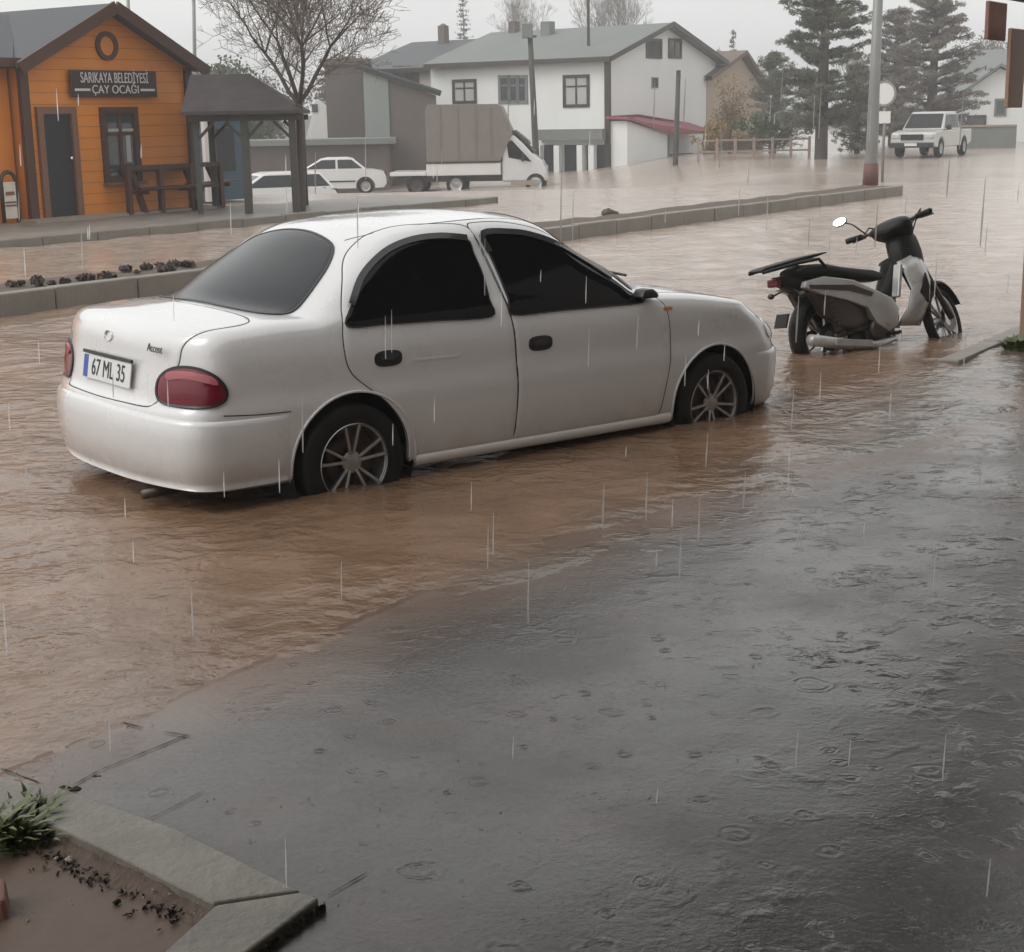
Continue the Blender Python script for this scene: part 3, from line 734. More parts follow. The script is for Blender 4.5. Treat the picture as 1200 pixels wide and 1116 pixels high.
# wheels
def wheel(hx,s,rot):
    w=empty('wheel',(hx,s*.700,HZ));w.parent=car
    mb=MB();t=s*.0
    mb.lathe([(.184,-.085),(.20,-.092),(.25,-.094),(.272,-.086),(.283,-.065),(.286,0),(.283,.065),(.272,.086),(.25,.094),(.20,.092),(.184,.085)],(0,0,0),'y',56)
    mb.build('tyre','rubber',w,smooth=True)
    mb=MB();mb.lathe([(.186,.092*s),(.190,.088*s),(.188,.078*s),(.178,.074*s),(.172,.05*s),(.170,-.06*s)],(0,0,0),'y',56)
    mb.lathe([(.055,.050*s),(.052,.062*s),(.030,.066*s),(.001,.066*s)],(0,0,0),'y',24)
    for k in range(5):
        for dlt in(-.19,.19):
            a=rot+2*PI*k/5+dlt;a2=rot+2*PI*k/5+dlt*1.15
            p=Vector((.040*math.cos(a),.058*s,.040*math.sin(a)));q=Vector((.180*math.cos(a2),.078*s,.180*math.sin(a2)))
            mb.bar(p,q,.014,.020,up=(0,1,0))
    mb.build('rim','alloy',w,auto=40,bevel=.002)
    mb=MB();mb.lathe([(.168,.0),(.001,.0)],(0,-.0*s,0),'y',30);mb.lathe([(.12,.025*s),(.05,.025*s)],(0,0,0),'y',30)
    for k in range(5):
        a=rot+2*PI*k/5; mb.lathe([(.011,.066*s),(.011,.058*s)],(.028*math.cos(a),0,.028*math.sin(a)),'y',8)
    mb.build('brake_disc','darkmetal',w)
    return w
for hx,ro in((0,.35),(2.4,.9)):
    for s in(-1,1): wheel(hx,s,ro)
# plate, badge, seam details
pl=MB();pl.box((0,0,0),(.006,.50,.115));plo=pl.build('number_plate','plate',car,bevel=.004)
pc,pn=surf([(-.84,-.02,.715)],(1,0,0));pc=pc[0]
plo.location=(pc[0]-.014,-.03,.728);plo.rotation_euler=(0,R(9),0)
MB().box((0,0,0),(.003,.045,.105)).build('blue_band','blue',plo).location=(-.0035,.225,0)
text('67 ML 35',.112,'ink',plo,(-.0045,-.02,-.001),(R(90),0,R(-90)),.0008,sx=.84)
MB().box((0,0,0),(.012,.52,.016)).build('plate_lamp_bar','trim',plo,bevel=.003).location=(-.004,0,.068)
em=MB();em.lathe([(.030,-.004),(.030,.004),(.024,.006),(.022,.003)],(0,0,0),'x',20)
em=em.build('emblem','chrome',car,auto=40);ec,_=surf([(-.80,-.0,.885)],(1,0,0));em.location=tuple(ec[0]+np.array([-.008,0,0]));em.rotation_euler=(0,R(8),0);em.scale=(1,1.3,.8)
ec,_=surf([(-.80,-.43,.865)],(1,0,0))
text('Accent',.052,'visor',car,tuple(ec[0]+np.array([-.016,0,0])),(R(82),0,R(-90)),.001,name='model_badge')
# roof gutter seams, rear screen pillar seam, fuel flap, exhaust
for s in(-1,1):
    ribbon('roof_seam',[(.23,-.40,1.35),(.40,-.475,1.36),(.8,-.50,1.37),(1.2,-.48,1.36),(1.38,-.44,1.33)],(0,0,-1),.006,.0010,M['seam'],car,sides=(s,))
    ribbon('bonnet_seam',[(2.02,-.67,.95),(2.3,-.66,.93),(2.7,-.62,.87),(2.98,-.52,.78)],(0,0,-1),.005,.001,M['seam'],car,sides=(s,))
    ribbon('bumper_seam',[(-.335,-.8,.575),(-.5,-.79,.578),(-.66,-.75,.590)],(0,1,0),.005,.001,M['seam'],car,sides=(s,))
MB().tube([(-.55,-.42,.22),(-.80,-.42,.215),(-.90,-.42,.212)],.022,14).build('exhaust_pipe','darkmetal',car,smooth=True)
# wiper on cowl
MB().tube([(2.03,-.45,1.01),(1.98,.1,1.06)],.008,6).build('wiper','trim',car)
# ------------------------------------------------------------------ background materials
M['orange']=mat('orange painted boards',(.76,.265,.030),.45,noise=(1.6,(.62,.20,.026),.3),bump=(40,.2,.004))
M['brownwood']=mat('dark brown stained wood',(.085,.030,.015),.5,noise=(8,(.055,.02,.011),.3),stretch=(1,1,6))
M['trimwood']=mat('weathered brown frame',(.22,.10,.06),.5,noise=(8,(.15,.07,.04),.3))
M['roofgrey']=mat('grey sheet roofing',(.105,.11,.115),.7,spec=.2,noise=(1.2,(.08,.084,.088),.3))
M['rooflight']=mat('pale grey green sheet roofing',(.20,.212,.20),.7,spec=.2,noise=(.5,(.155,.167,.158),.3))
M['roofbrown']=mat('brown tiled roofing',(.16,.105,.075),.7,noise=(1.5,(.11,.075,.055),.3),bump=(8,.5,.05))
M['roofred']=mat('dark pink metal roofing',(.33,.075,.10),.5,noise=(.8,(.26,.055,.075),.3))
M['whitewall']=mat('white rendered wall',(.80,.81,.79),.8,noise=(.35,(.70,.71,.69),.3),bump=(6,.3,.01))
M['pinkwall']=mat('pale pinkish wall',(.66,.58,.55),.8,noise=(.4,(.56,.49,.46),.3))
M['beige']=mat('beige wall',(.46,.36,.27),.8,noise=(.4,(.40,.31,.23),.3))
M['brownwall']=mat('brown grey wall',(.145,.115,.10),.8,noise=(.6,(.11,.088,.075),.3),stretch=(2,2,.4))
M['corr']=mat('pale green grey cladding',(.26,.28,.26),.5,noise=(.6,(.21,.225,.21),.3),stretch=(4,4,.3))
M['winglass']=mat('window glass',(.05,.055,.06),.08,spec=.8)
M['curtain']=mat('pale curtain behind glass',(.42,.42,.41),.5)
M['winframe']=mat('white window frame',(.62,.62,.60),.5)
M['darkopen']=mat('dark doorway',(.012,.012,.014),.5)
M['greytrim']=mat('grey stone band',(.20,.21,.20),.7,noise=(1,(.15,.16,.15),.3))
M['lightwood']=mat('pale worn wood',(.32,.25,.19),.6)
M['pole']=mat('creosoted wooden pole',(.045,.042,.036),.7,noise=(4,(.07,.065,.055),.3),stretch=(1,1,.2))
M['galv']=mat('grey painted lamp post',(.25,.25,.24),.45,metal=.3,noise=(2,(.19,.19,.18),.3))
M['rust']=mat('dull red painted base',(.16,.06,.045),.6,noise=(5,(.10,.045,.04),.3))
M['tarp']=mat('taupe tarpaulin',(.195,.165,.145),.6,noise=(.7,(.165,.138,.12),.3),bump=(1.5,.5,.10))
M['signboard']=mat('pale poster face',(.72,.66,.58),.5,noise=(6,(.55,.45,.38),.2))
M['pinkfence']=mat('pinkish painted rail',(.34,.24,.20),.7)
M['bark']=mat('wet dark bark',(.050,.037,.030),.7,noise=(12,(.085,.065,.052),.3),bump=(30,.6,.01))
M['twig']=mat('wet brown twig',(.135,.105,.085),.7)

def solve_t(P,D,px,lo=0,hi=60):
    def X(t):
        q=P+D*t-Vector((0,0,H));return 600+FPX*q.dot(RT)/q.dot(FW)
    a,b=lo,hi;fa=X(a)-px
    for _ in range(50):
        m_=(a+b)/2;fm=X(m_)-px
        if (fm>0)==(fa>0): a=m_
        else: b=m_
    return a
class Fac:
    """vertical wall plane: local x along the wall, y into the building, z up"""
    def __init__(s,P,ang): s.P=P;s.ang=ang;s.D=Vector((math.cos(ang),math.sin(ang),0));s.N=Vector((-s.D.y,s.D.x,0))
    def sz(s,px,py):
        d=raydir(px,py);o=Vector((0,0,H));t=(s.P-o).dot(s.N)/d.dot(s.N);q=o+d*t-s.P;return q.dot(s.D),q.z
    def root(s,name,label,cat,group=None): return empty(name,s.P,s.ang,label,cat,group)
def window(par,x0,x1,z0,z1,y=0,face=-1,frame='winframe',pane='winglass',fw=.07,mull=1,bar=True,axis='x',name='window',deep=.05):
    """framed window on a wall; axis x: wall along x at depth y, facing -y; axis y: wall along y at x=y, facing face*x"""
    def bx(mb,a0,a1,c0,c1,o,t):
        if axis=='x': mb.box(((a0+a1)/2,y-o,(c0+c1)/2),(abs(a1-a0),t,c1-c0))
        else: mb.box((y+face*o,(a0+a1)/2,(c0+c1)/2),(t,abs(a1-a0),c1-c0))
    if x0>x1:x0,x1=x1,x0
    f=MB();d=deep
    bx(f,x0-fw,x0,z0-fw,z1+fw,d/2,d);bx(f,x1,x1+fw,z0-fw,z1+fw,d/2,d);bx(f,x0,x1,z1,z1+fw,d/2,d);bx(f,x0,x1,z0-fw,z0,d/2,d)
    for k in range(mull):
        c=x0+(x1-x0)*(k+1)/(mull+1);bx(f,c-fw*.3,c+fw*.3,z0,z1,d/2-.006,d-.012)
    fo=f.build(name,frame,par)
    if bar:
        b=MB();zc=z0+(z1-z0)*.68;n=mull+1;w=(x1-x0)/n
        for k in range(n): bx(b,x0+w*k+fw*.31,x0+w*(k+1)-fw*.31,zc-fw*.25,zc+fw*.25,d/2-.008,d-.02)
        b.build('glazing_bar',frame,fo)
    p=MB();bx(p,x0,x1,z0,z1,.008,.006);p.build('pane',pane,fo)
    return fo

# ------------------------------------------------------------------ orange kiosk
f=Fac(gnd(35,259,.13),ROADANG)
kio=f.root('wooden_kiosk','orange gabled wooden building with a dark sign over its door and window','building')
s0_,_=f.sz(33,200);s1_,_=f.sz(226,200);zl=f.sz(21,74)[1];zr=f.sz(222,80)[1];ap=f.sz(125,10);ze=(zl+zr)/2
print('kiosk',s0_,s1_,zl,zr,ap)
s1_=s1_;mid=(s0_+s1_)/2;za=ap[1]-.05;DEP=4.6
w=MB()
prof=[(s0_,-.15),(s1_,-.15),(s1_,ze),(mid,za),(s0_,ze)]
w.prism(prof,0,DEP);wo=w.build('wall','orange',kio)
# board grooves and corner posts
g_=MB()
for k in range(1,int(za/.19)):
    z=k*.19
    if z<ze: a,b=s0_+.1,s1_-.1
    else:
        t=(z-ze)/(za-ze);a,b=s0_+(mid-s0_)*t+.03,s1_-(s1_-mid)*t-.03
    g_.box(((a+b)/2,-.0015,z),(b-a,.003,.005))
g_.build('board_groove',M['brownwood'],wo)
for a_,w_ in((s0_+.02,.17),(s1_-.02,.15)): MB().box((a_,-.03,ze/2-.05),(w_,.09,ze+.1)).build('corner_post','brownwood',kio)
r_=MB();ov=.22;sl=(za-ze)/(mid-s0_)
for sg,a in((-1,s0_),(1,s1_)):
    e=Vector((a+sg*ov,0,ze-sl*ov));t=Vector((mid,0,za))
    u=Vector((0,0,.10))
    V=[]
    for y in(-.30,DEP+.2):
        V+=[Vector((e.x,y,e.z))+u*.3,Vector((t.x,y,t.z))+u*.3,Vector((t.x,y,t.z))+u*1.2,Vector((e.x,y,e.z))+u*1.2]
    r_.add(V,[(0,1,2,3),(7,6,5,4),(0,4,5,1),(1,5,6,2),(2,6,7,3),(3,7,4,0)])
ro=r_.build('roof','roofgrey',kio)
b_=MB()
for sg,a in((-1,s0_),(1,s1_)): b_.bar((a+sg*(ov+.02),-.32,ze-sl*ov+.02),(mid,-.32,za+.055),.05,.20,up=(0,0,1))
b_.build('barge_board','brownwood',ro)
# wing to the left: wall + roof plane facing the street
x1w=s0_-.06;x0w=-7.5;zw=f.sz(6,66)[1];zrid=za+.05
V=[(x0w,.25,-.15),(x1w,.25,-.15),(x1w,.25,zw),(x0w,.25,zw),(x0w,DEP,-.15),(x1w,DEP,-.15),(x1w,DEP,zw),(x0w,DEP,zw)]
mesh('wing_wall',V,[(0,1,2,3),(5,4,7,6),(4,0,3,7),(3,2,6,7)],'orange',kio)
V=[];
for x,xr_ in((x0w,x0w),(s0_-ov+.02,mid-.05)):
    V+=[(x,-.12,zw-.05),(x,-.12,zw-.13),(xr_,DEP/2,zrid-.08),(xr_,DEP/2,zrid),(x,DEP+.1,zw-.05)]
mesh('wing_roof',V,[(0,5,8,3),(0,1,6,5),(1,2,7,6),(3,8,9,4),(5,6,7,8)],'roofgrey',kio)
V=MB().box(((x0w+x1w)/2,-.15,zw-.10),(x1w-x0w,.05,.14)).build('gutter','brownwood',kio)
# door, window, round vent, sign
a,zt=f.sz(48,134);b,_=f.sz(80,134);_,zb=f.sz(60,257);zb=-.0
d=MB();d.box((a-.07,-.03,zt/2),(.12,.08,zt));d.box((b+.07,-.03,zt/2),(.12,.08,zt));d.box(((a+b)/2,-.03,zt+.06),(b-a+.26,.08,.12));do=d.build('door','trimwood',kio)
MB().box(((a+b)/2,-.012,zt/2),(b-a,.012,zt)).build('door_leaf','darkopen',do)
MB().ball((b-.05,-.05,1.0),.035,6).build('handle','chrome',do)
a,z1=f.sz(122,134);b,z0=f.sz(159,205)
wn=window(kio,a,b,z0,z1,0,frame='brownwood',fw=.12,mull=1,pane='winglass',bar=True)
q=MB();q.box(((a+b)/2,-.02,(z0+z1)/2),(.06,.03,z1-z0));q.box(((a+b)/2+.02,-.021,z0+(z1-z0)*.74),(b-a-.05,.02,.05));q.box((b-.14,-.018,z0+(z1-z0)*.45),(.10,.01,.5));q.build('inner_curtain','curtain',wn)
MB().box(((a+b)/2,-.07,z0-.14),(b-a+.30,.12,.05)).build('sill','trimwood',wn)
c=f.sz(124,54);v=MB();rr_=abs(f.sz(124,39)[1]-c[1])
v.lathe([(rr_-.05,-.01),(rr_-.05,-.05),(rr_+.03,-.05),(rr_+.03,0)],(c[0],0,c[1]),'y',28);vo=v.build('round_vent','brownwood',kio)
MB().lathe([(rr_-.05,-.012),(.001,-.012)],(c[0],0,c[1]),'y',28).build('vent_disc','orange',vo)
a,z1=f.sz(77,82);b,z0=f.sz(180,114)
so_=MB().box(((a+b)/2,-.08,(z0+z1)/2),(b-a,.05,z1-z0)).build('sign_board','brownwood',kio,bevel=.01)
M['signbrown']=mat('very dark brown sign',(.035,.012,.010),.5);MB().box(((a+b)/2,-.108,(z0+z1)/2),(b-a-.06,.006,z1-z0-.06)).build('sign_face','signbrown',so_)
text('SARIKAYA BELEDİYESİ',.25,'winframe',so_,((a+b)/2,-.114,z0+(z1-z0)*.70),(R(90),0,0),.004,sx=.62)
text('ÇAY OCAĞI',.20,'winframe',so_,((a+b)/2,-.114,z0+(z1-z0)*.27),(R(90),0,0),.004,sx=1.0)
for sg in(-1,1): MB().box(((a+b)/2+sg*(b-a)*.38,-.112,z0+(z1-z0)*.27),(.34,.004,.04)).build('sign_dash','winframe',so_)
MB().box(((s0_+s1_)/2,-.22,-.03),(s1_-s0_+.6,.5,.12)).build('step','lightwood',kio)
# poster board standing at far left
fb_=Fac(gnd(12,261,.13),ROADANG)
pb=fb_.root('poster_stand','small white poster board with arched dark frame standing beside the orange building','sign')
x0p,z1p=fb_.sz(1,214);x1p,z0p=fb_.sz(22,257)
pp=MB().box(((x0p+x1p)/2,0,(z1p+.06)/2),(x1p-x0p,.04,z1p-.06)).build('poster','signboard',pb,bevel=.01)
arc=[((x0p+x1p)/2+(x1p-x0p)*.5*math.cos(t),0,z1p+(x1p-x0p)*.55*math.sin(t)) for t in np.linspace(0,PI,13)]
MB().tube([(x1p,0,0)]+arc+[(x0p,0,0)],.035,8).build('stand_frame','darkmetal',pb,smooth=True)
q=MB();q.box(((x0p+x1p)/2,-.024,z1p*.72),((x1p-x0p)*.6,.004,.06));q.box(((x0p+x1p)/2,-.024,z1p*.5),((x1p-x0p)*.75,.004,.03));q.box(((x0p+x1p)/2,-.024,z1p*.42),((x1p-x0p)*.75,.004,.03));q.build('printed_lines','trimwood',pp)

# ------------------------------------------------------------------ picnic tables in front of the kiosk
def picnic(px,py,rz,label):
    r=empty('picnic_table',gnd(px,py,.13),rz,label,'table','picnic tables beside the kiosk')
    t=MB()
    for k in range(5): t.box((0,-.30+.15*k,.74),(1.7,.135,.04))
    t.build('tabletop','brownwood',r)
    for sg in(-1,1):
        s_=MB()
        for k in range(2): s_.box((0,sg*(.66+.14*k),.44),(1.7,.125,.04))
        s_.build('bench_seat','brownwood',r)
        l=MB();l.bar((sg*.62,-.28,.72),(sg*.62,-.62,0),.09);l.bar((sg*.62,.28,.72),(sg*.62,.62,0),.09);l.box((sg*.62,0,.38),(.05,1.5,.09));l.build('leg','brownwood',r)
picnic(178,247,ROADANG-.1,'brown picnic table with benches nearest the corner of the orange building')
picnic(212,241,ROADANG+.25,'brown picnic table half under the dark roofed shelter')
# low rails beside them
rl=Fac(gnd(150,252,.13),ROADANG)
r=rl.root('low_railing','low dark wooden railing in front of the picnic tables','railing')
q=MB();q.box((1.2,0,.80),(2.4,.06,.08));q.box((1.2,0,.42),(2.4,.05,.07));q.build('rail','brownwood',r)
for k in range(4): MB().box((.06+k*.76,.0,.42),(.09,.09,.84)).build('post','brownwood',r)

# ------------------------------------------------------------------ shelter (pergola)
PC=gnd(292,250,.13)
sh=empty('shelter',PC,R(3),'open timber shelter with dark hipped roof beside the orange building','shelter')
zt=(at(292,141,PC.y).z-.13);zt2=at(270,87,PC.y+1.1).z-.13
for (x,y,w_) in((-.84,.05,.09),(0,0,.13),(.82,0,.12),(.82,2.1,.12),(-.84,2.1,.12)):
    p=MB();p.box((x,y,zt/2),(w_,w_,zt));po=p.build('post','pole',sh)
    b=MB()
    for dx,dy in((.32,0),(-.32,0),(0,.32),(0,-.32)):
        if -.9<x+dx<.9 and -.1<y+dy<2.2: b.bar((x,y,zt-.34),(x+dx,y+dy,zt-.02),.05)
    b.build('brace','pole',po)
bm_=MB()
for A,B in(((-.95,0),(.95,0)),((-.95,2.1),(.95,2.1))): bm_.bar((*A,zt+.04),(*B,zt+.04),.10,.10)
for x in(-.84,.82): bm_.bar((x,.052,zt+.042),(x,2.048,zt+.042),.09,.09)
bm_.build('beam','pole',sh)
zz=zt+.10;x0,x1,y0,y1=-1.02,.97,-.28,2.4
V=[(x0,y0,zz),(x1,y0,zz),(x1,y1,zz),(x0,y1,zz),(x0,y0,zz+.06),(x1,y0,zz+.06),(x1,y1,zz+.06),(x0,y1,zz+.06),(x0,1.06,zt2),(.02,1.06,zt2)]
M['shing']=mat('dark grey brown shingles',(.050,.042,.042),.75,spec=.2,noise=(3,(.075,.062,.060),.3),bump=(12,.6,.02))
mesh('roof',V,[(3,2,1,0),(0,1,5,4),(1,2,6,5),(2,3,7,6),(3,0,4,7),(4,5,9,8),(5,6,9),(6,7,8,9),(7,4,8)],'shing',sh)

# second table under the shelter, blue stall further back
bs=Fac(gnd(247,236,.05),ROADANG);r=bs.root('blue_stall','small blue booth with white roof edge seen under the shelter','stall')
bs_w=1.3
M['bluep']=mat('blue painted panel',(.04,.085,.125),.5,noise=(1,(.03,.065,.10),.3))
MB().box((bs_w/2,.7,.95),(bs_w,1.4,1.9)).build('panel','bluep',r)
MB().box((bs_w/2,.7,2.02),(bs_w+.5,1.9,.22)).build('roof_edge','winframe',r)
MB().box((bs_w*.35,-.01,1.05),(.7,.02,.9)).build('opening','darkopen',r)
MB().box((-.16,-.1,.95),(.10,.10,1.9)).build('post','winframe',r)

# ------------------------------------------------------------------ big white house
def wallbox(mb,x0,x1,y0,y1,z0,z1): mb.box(((x0+x1)/2,(y0+y1)/2,(z0+z1)/2),(x1-x0,y1-y0,z1-z0))
P=at(712,204,70.);f=Fac(P,ROADANG)
print('house P',P,'terr',tz(P))
ho=f.root('white_house','large white two storey house with pale gable end and grey green roof','house')
s1=f.sz(838,120)[0];zl=f.sz(712,66)[1];zr=f.sz(838,74)[1];za=f.sz(775,31)[1];ze=(zl+zr)/2;mid=s1*.5
DP=solve_t(P,f.N,508,0,40)
print('house',s1,ze,za,DP)
w=MB();w.prism([(0,-1.5),(s1,-1.5),(s1,ze),(mid,za),(0,ze)],0,DP);w.build('wall','whitewall',ho)
def gable_roof(par,x0,x1,ze,za,y0,y1,m,ov=.45,th=.14,trim='darkmetal'):
    r_=MB();mid=(x0+x1)/2;sl=(za-ze)/(mid-x0)
    for sg,a in((-1,x0),(1,x1)):
        e=(a+sg*ov,ze-sl*ov);t=(mid,za);V=[]
        for y in(y0-ov,y1+ov*.3): V+=[(e[0],y,e[1]+.02),(t[0],y,t[1]+.02),(t[0],y,t[1]+.02+th),(e[0],y,e[1]+.02+th)]
        r_.add(V,[(0,1,2,3),(7,6,5,4),(0,4,5,1),(1,5,6,2),(2,6,7,3),(3,7,4,0)])
    ro=r_.build('roof',m,par)
    b=MB()
    for sg,a in((-1,x0),(1,x1)): b.bar((a+sg*(ov+.02),y0-ov-.03,ze-sl*ov+.06),(mid,y0-ov-.03,za+.10),.06,.22)
    b.bar((x0-ov-.04,y0-ov,ze-sl*ov+.04),(x0-ov-.04,y1,ze-sl*ov+.04),.08,.2)
    b.build('roof_edge',trim,ro);return ro
hro=gable_roof(ho,0,s1,ze,za,0,DP,'rooflight')
MB().box((-.06,-.06,ze/2-.7),(.22,.22,ze+1.4)).build('drainpipe','darkmetal',ho)
for (a,b,c,d_) in((757,48,775,66),(783,48,798,66)):
    x0,z1=f.sz(a,b);x1,z0=f.sz(c,d_);window(ho,x0+.1,x1-.1,z0,z1,0,frame='darkmetal',fw=.12,mull=1,bar=False)
x0,z1=f.sz(764,92);x1,z0=f.sz(770,102);window(ho,x0,x1,z0,z1,0,frame='greytrim',fw=.05,mull=0,bar=False)
# left (eaves) facade, lies in plane x=0, facing -x
f2=Fac(P,math.atan2(-f.N.y,-f.N.x)) # along the facade, towards the corner
def yz(px,py):
    s_,z=f2.sz(px,py);return -s_,z
for (a,b,c,d_,m_,fr,pn) in((533,97,556,118,1,'darkmetal','curtain'),(587,92,596,118,0,'greytrim','winglass'),(598,92,606,118,0,'greytrim','winglass'),(608,92,616,118,0,'greytrim','winglass'),(663,92,688,122,1,'darkmetal','curtain')):
    y0,z1=yz(a,b);y1,z0=yz(c,d_);window(ho,y1,y0,z0,z1,0,face=-1,frame=fr,pane=pn,fw=.14,mull=m_,axis='y')
# ground floor arcade
y0,z1=yz(634,152);y1,_=yz(712,152);_,z0=yz(680,164)
MB().box((-.25,(y0+y1)/2,(z1+z0)/2),(.5,abs(y0-y1),z1-z0)).build('balcony_band','greytrim',ho)
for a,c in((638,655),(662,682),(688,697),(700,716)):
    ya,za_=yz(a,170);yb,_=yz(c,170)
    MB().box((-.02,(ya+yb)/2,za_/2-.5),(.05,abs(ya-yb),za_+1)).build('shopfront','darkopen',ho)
for a in (636,658,685,698.5,):
    ya,_=yz(a,170);MB().box((-.32,ya,za_/2-.5),(.28,.28,za_+1)).build('column','whitewall',ho)
y_,z_=yz(668,60)
MB().tube([(1.6,y_,ze+.5),(1.6,y_,ze+5)],.07,6).build('roof_antenna','darkmetal',ho)
y_,_=yz(590,40);MB().box((mid*.8,y_+.3,za+.05),(.5,.5,.8)).build('chimney','greytrim',ho)
# older part to the left
f3=Fac(P+f.N*DP+f.D*(.6),ROADANG);L3=solve_t(f3.P,f3.N,418,0,40)
h2=f3.root('old_house','pinkish house with low grey roof joined behind the white house','house')
z3=ze-.15;w3=s1*.95;w=MB();w.prism([(0,-1.5),(w3,-1.5),(w3,z3),(w3/2,za-.2),(0,z3)],0.05,L3);w.build('wall','pinkwall',h2)
gable_roof(h2,0,w3,z3,za-.25,.35,L3,'roofgrey',ov=.35)
f4=Fac(f3.P,math.atan2(-f.N.y,-f.N.x))
for a,c in((463,470),(474,480),(483,489)):
    s_,zt_=f4.sz(a,80);s2,_=f4.sz(c,80);_,zb_=f4.sz(c,104)
    window(h2,-s2,-s_,zb_,zt_,0,frame='brownwood',fw=.1,mull=0,bar=False,axis='y')
for px in(455,540):
    s_,_=f4.sz(px,50);c_=MB();c_.box((w3*.45,-s_,za+.05),(.40,.40,1.1));c_.box((w3*.45,-s_,za+.66),(.30,.30,.10),taper=.3);c_.build('chimney','brownwall',h2)
# red roofed annex against the gable end
fa=Fac(P-f.N*1.0,ROADANG);an=fa.root('white_annex','low white annex with dark pink sloping roof beside the white house','house')
xa=fa.sz(782,180)[0];xb=fa.sz(828,180)[0];zh=fa.sz(728,142)[1];zl_=fa.sz(782,158)[1]
w=MB();w.prism([(0,-1.2),(xa,-1.2),(xa,zl_),(0,zh)],0,.96);w.build('wall','whitewall',an)
V=[(-.25,-.2,zh+.05),(xa+.1,-.25,zl_),(xb+.2,-.25,zl_-.02),(xb+.2,.95,zl_+.35),(xa*.75,.95,zh+.15),(-.2,.95,zh+.10)]
V=V+[(a,b,c+.12) for a,b,c in V]
mesh('roof',V,[(0,1,2,3,4,5)[::-1],(6,7,8,9,10,11),(0,1,7,6),(1,2,8,7),(2,3,9,8),(3,4,10,9),(4,5,11,10),(5,0,6,11)],'roofred',an)
MB().box(((xa+xb)/2,.8,.2-.6),(xb-xa-.05,.2,2.2)).build('back_wall','brownwall',an)
for x in(xa+.15,xb-.1): MB().box((x,.05,.6),(.12,.12,2.*zl_-1.2)).build('post','greytrim',an)

# corrugated shed with black edged roof and brown blocks beside the truck
fs=Fac(at(459,205,66.),R(4));sh_=fs.root('cladded_shed','grey shed with black edged sloping roof behind the flatbed truck','shed')
xr=fs.sz(512,150)[0];xl=fs.sz(428,150)[0]
za1=fs.sz(459,92)[1];zb1=fs.sz(508,112)[1];zc1=fs.sz(430,80)[1]
w=MB();w.prism([(0,-2),(xr,-2),(xr,zb1),(0,za1)],0,6);w.build('wall','brownwall',sh_)
w=MB();w.prism([(xl,-2),(-.01,-2),(-.01,za1),(xl,zc1)],-.1,6);w.build('cladding','corr',sh_)
MB().bar((xl-.2,-.2,zc1+.06),(xr+.2,-.2,zb1+.06),.12,.22).build('roof_edge','ink',sh_)
V=[(xl-.2,-.3,zc1+.12),(xr+.2,-.3,zb1+.12),(xr+.2,6,zb1+.12),(xl-.2,6,zc1+.12)];V+= [(a,b,c+.08) for a,b,c in V]
mesh('roof',V,[(3,2,1,0),(4,5,6,7),(0,1,5,4),(1,2,6,5),(2,3,7,6),(3,0,4,7)],'roofgrey',sh_)
fs=Fac(at(386,205,72.),R(4));r=fs.root('brown_block','tall plain brown building behind the bare tree','building')
xr=fs.sz(432,150)[0];zz_=fs.sz(400,76)[1];w=MB();wallbox(w,0,xr,0,5,-2,zz_);w.build('wall','brownwall',r)
w=MB();wallbox(w,-.2,xr+.2,-.2,5.2,zz_,zz_+.25);w.build('parapet','roofbrown',r)
fs=Fac(at(352,190,80.),R(2));r=fs.root('small_white_gable','white gable end peeking out beside the bare tree','house')
xr=fs.sz(384,150)[0];z1=fs.sz(384,153)[1]
x_,zz_=fs.sz(383,116);w=MB();w.prism([(0,-2),(xr,-2),(xr,zz_-.4),(xr-.5,zz_),(.3,zz_-2.)],0,4);w.build('wall','whitewall',r)
w=MB();w.prism([(xr-.75,z1+.9),(xr-.45,z1+.9),(xr-.45,z1+1.3),(xr-.75,z1+1.3)],-.03,.02);w.build('window','winglass',r)
# long low wall/building behind shelter
fs=Fac(at(228,232,62.),R(3));r=fs.root('low_brown_building','long low brown building seen under the shelter roof','building')
xr=fs.sz(455,190)[0];zz_=fs.sz(330,171)[1];w=MB();wallbox(w,0,xr,0,4,-2,zz_);w.build('wall','brownwall',r)
w=MB();wallbox(w,-.3,xr+.3,-.3,4.3,zz_,zz_+.22);w.build('roof','greytrim',r)
# beige house
fbh=Fac(at(828,196,78.),ROADANG);r=fbh.root('beige_house','beige house with brown roof left of the tall pine','house')
xr=fbh.sz(895,150)[0];ze_=fbh.sz(828,92)[1];za_=fbh.sz(858,66)[1]
w=MB();w.prism([(0,-2),(xr,-2),(xr,ze_-.6),(xr*.55,za_),(0,ze_)],0,8);w.build('wall','beige',r)
V=[(-.3,-.4,ze_-.1),(xr*.55,-.4,za_+.1),(xr+.4,-.4,ze_-.8),(xr+.4,8,ze_-.8),(xr*.55,8,za_+.1),(-.3,8,ze_-.1)];V+=[(a,b,c+.2) for a,b,c in V]
mesh('roof',V,[(0,1,7,6),(1,2,8,7),(6,7,10,11),(7,8,9,10),(5,4,1,0),(4,3,2,1),(11,10,4,5),(10,9,3,4)],'roofbrown',r)
q=MB();q.box((xr*.5,-.6,1.4),(xr*1.1,1.2,.2));q.build('porch_roof','roofbrown',r)
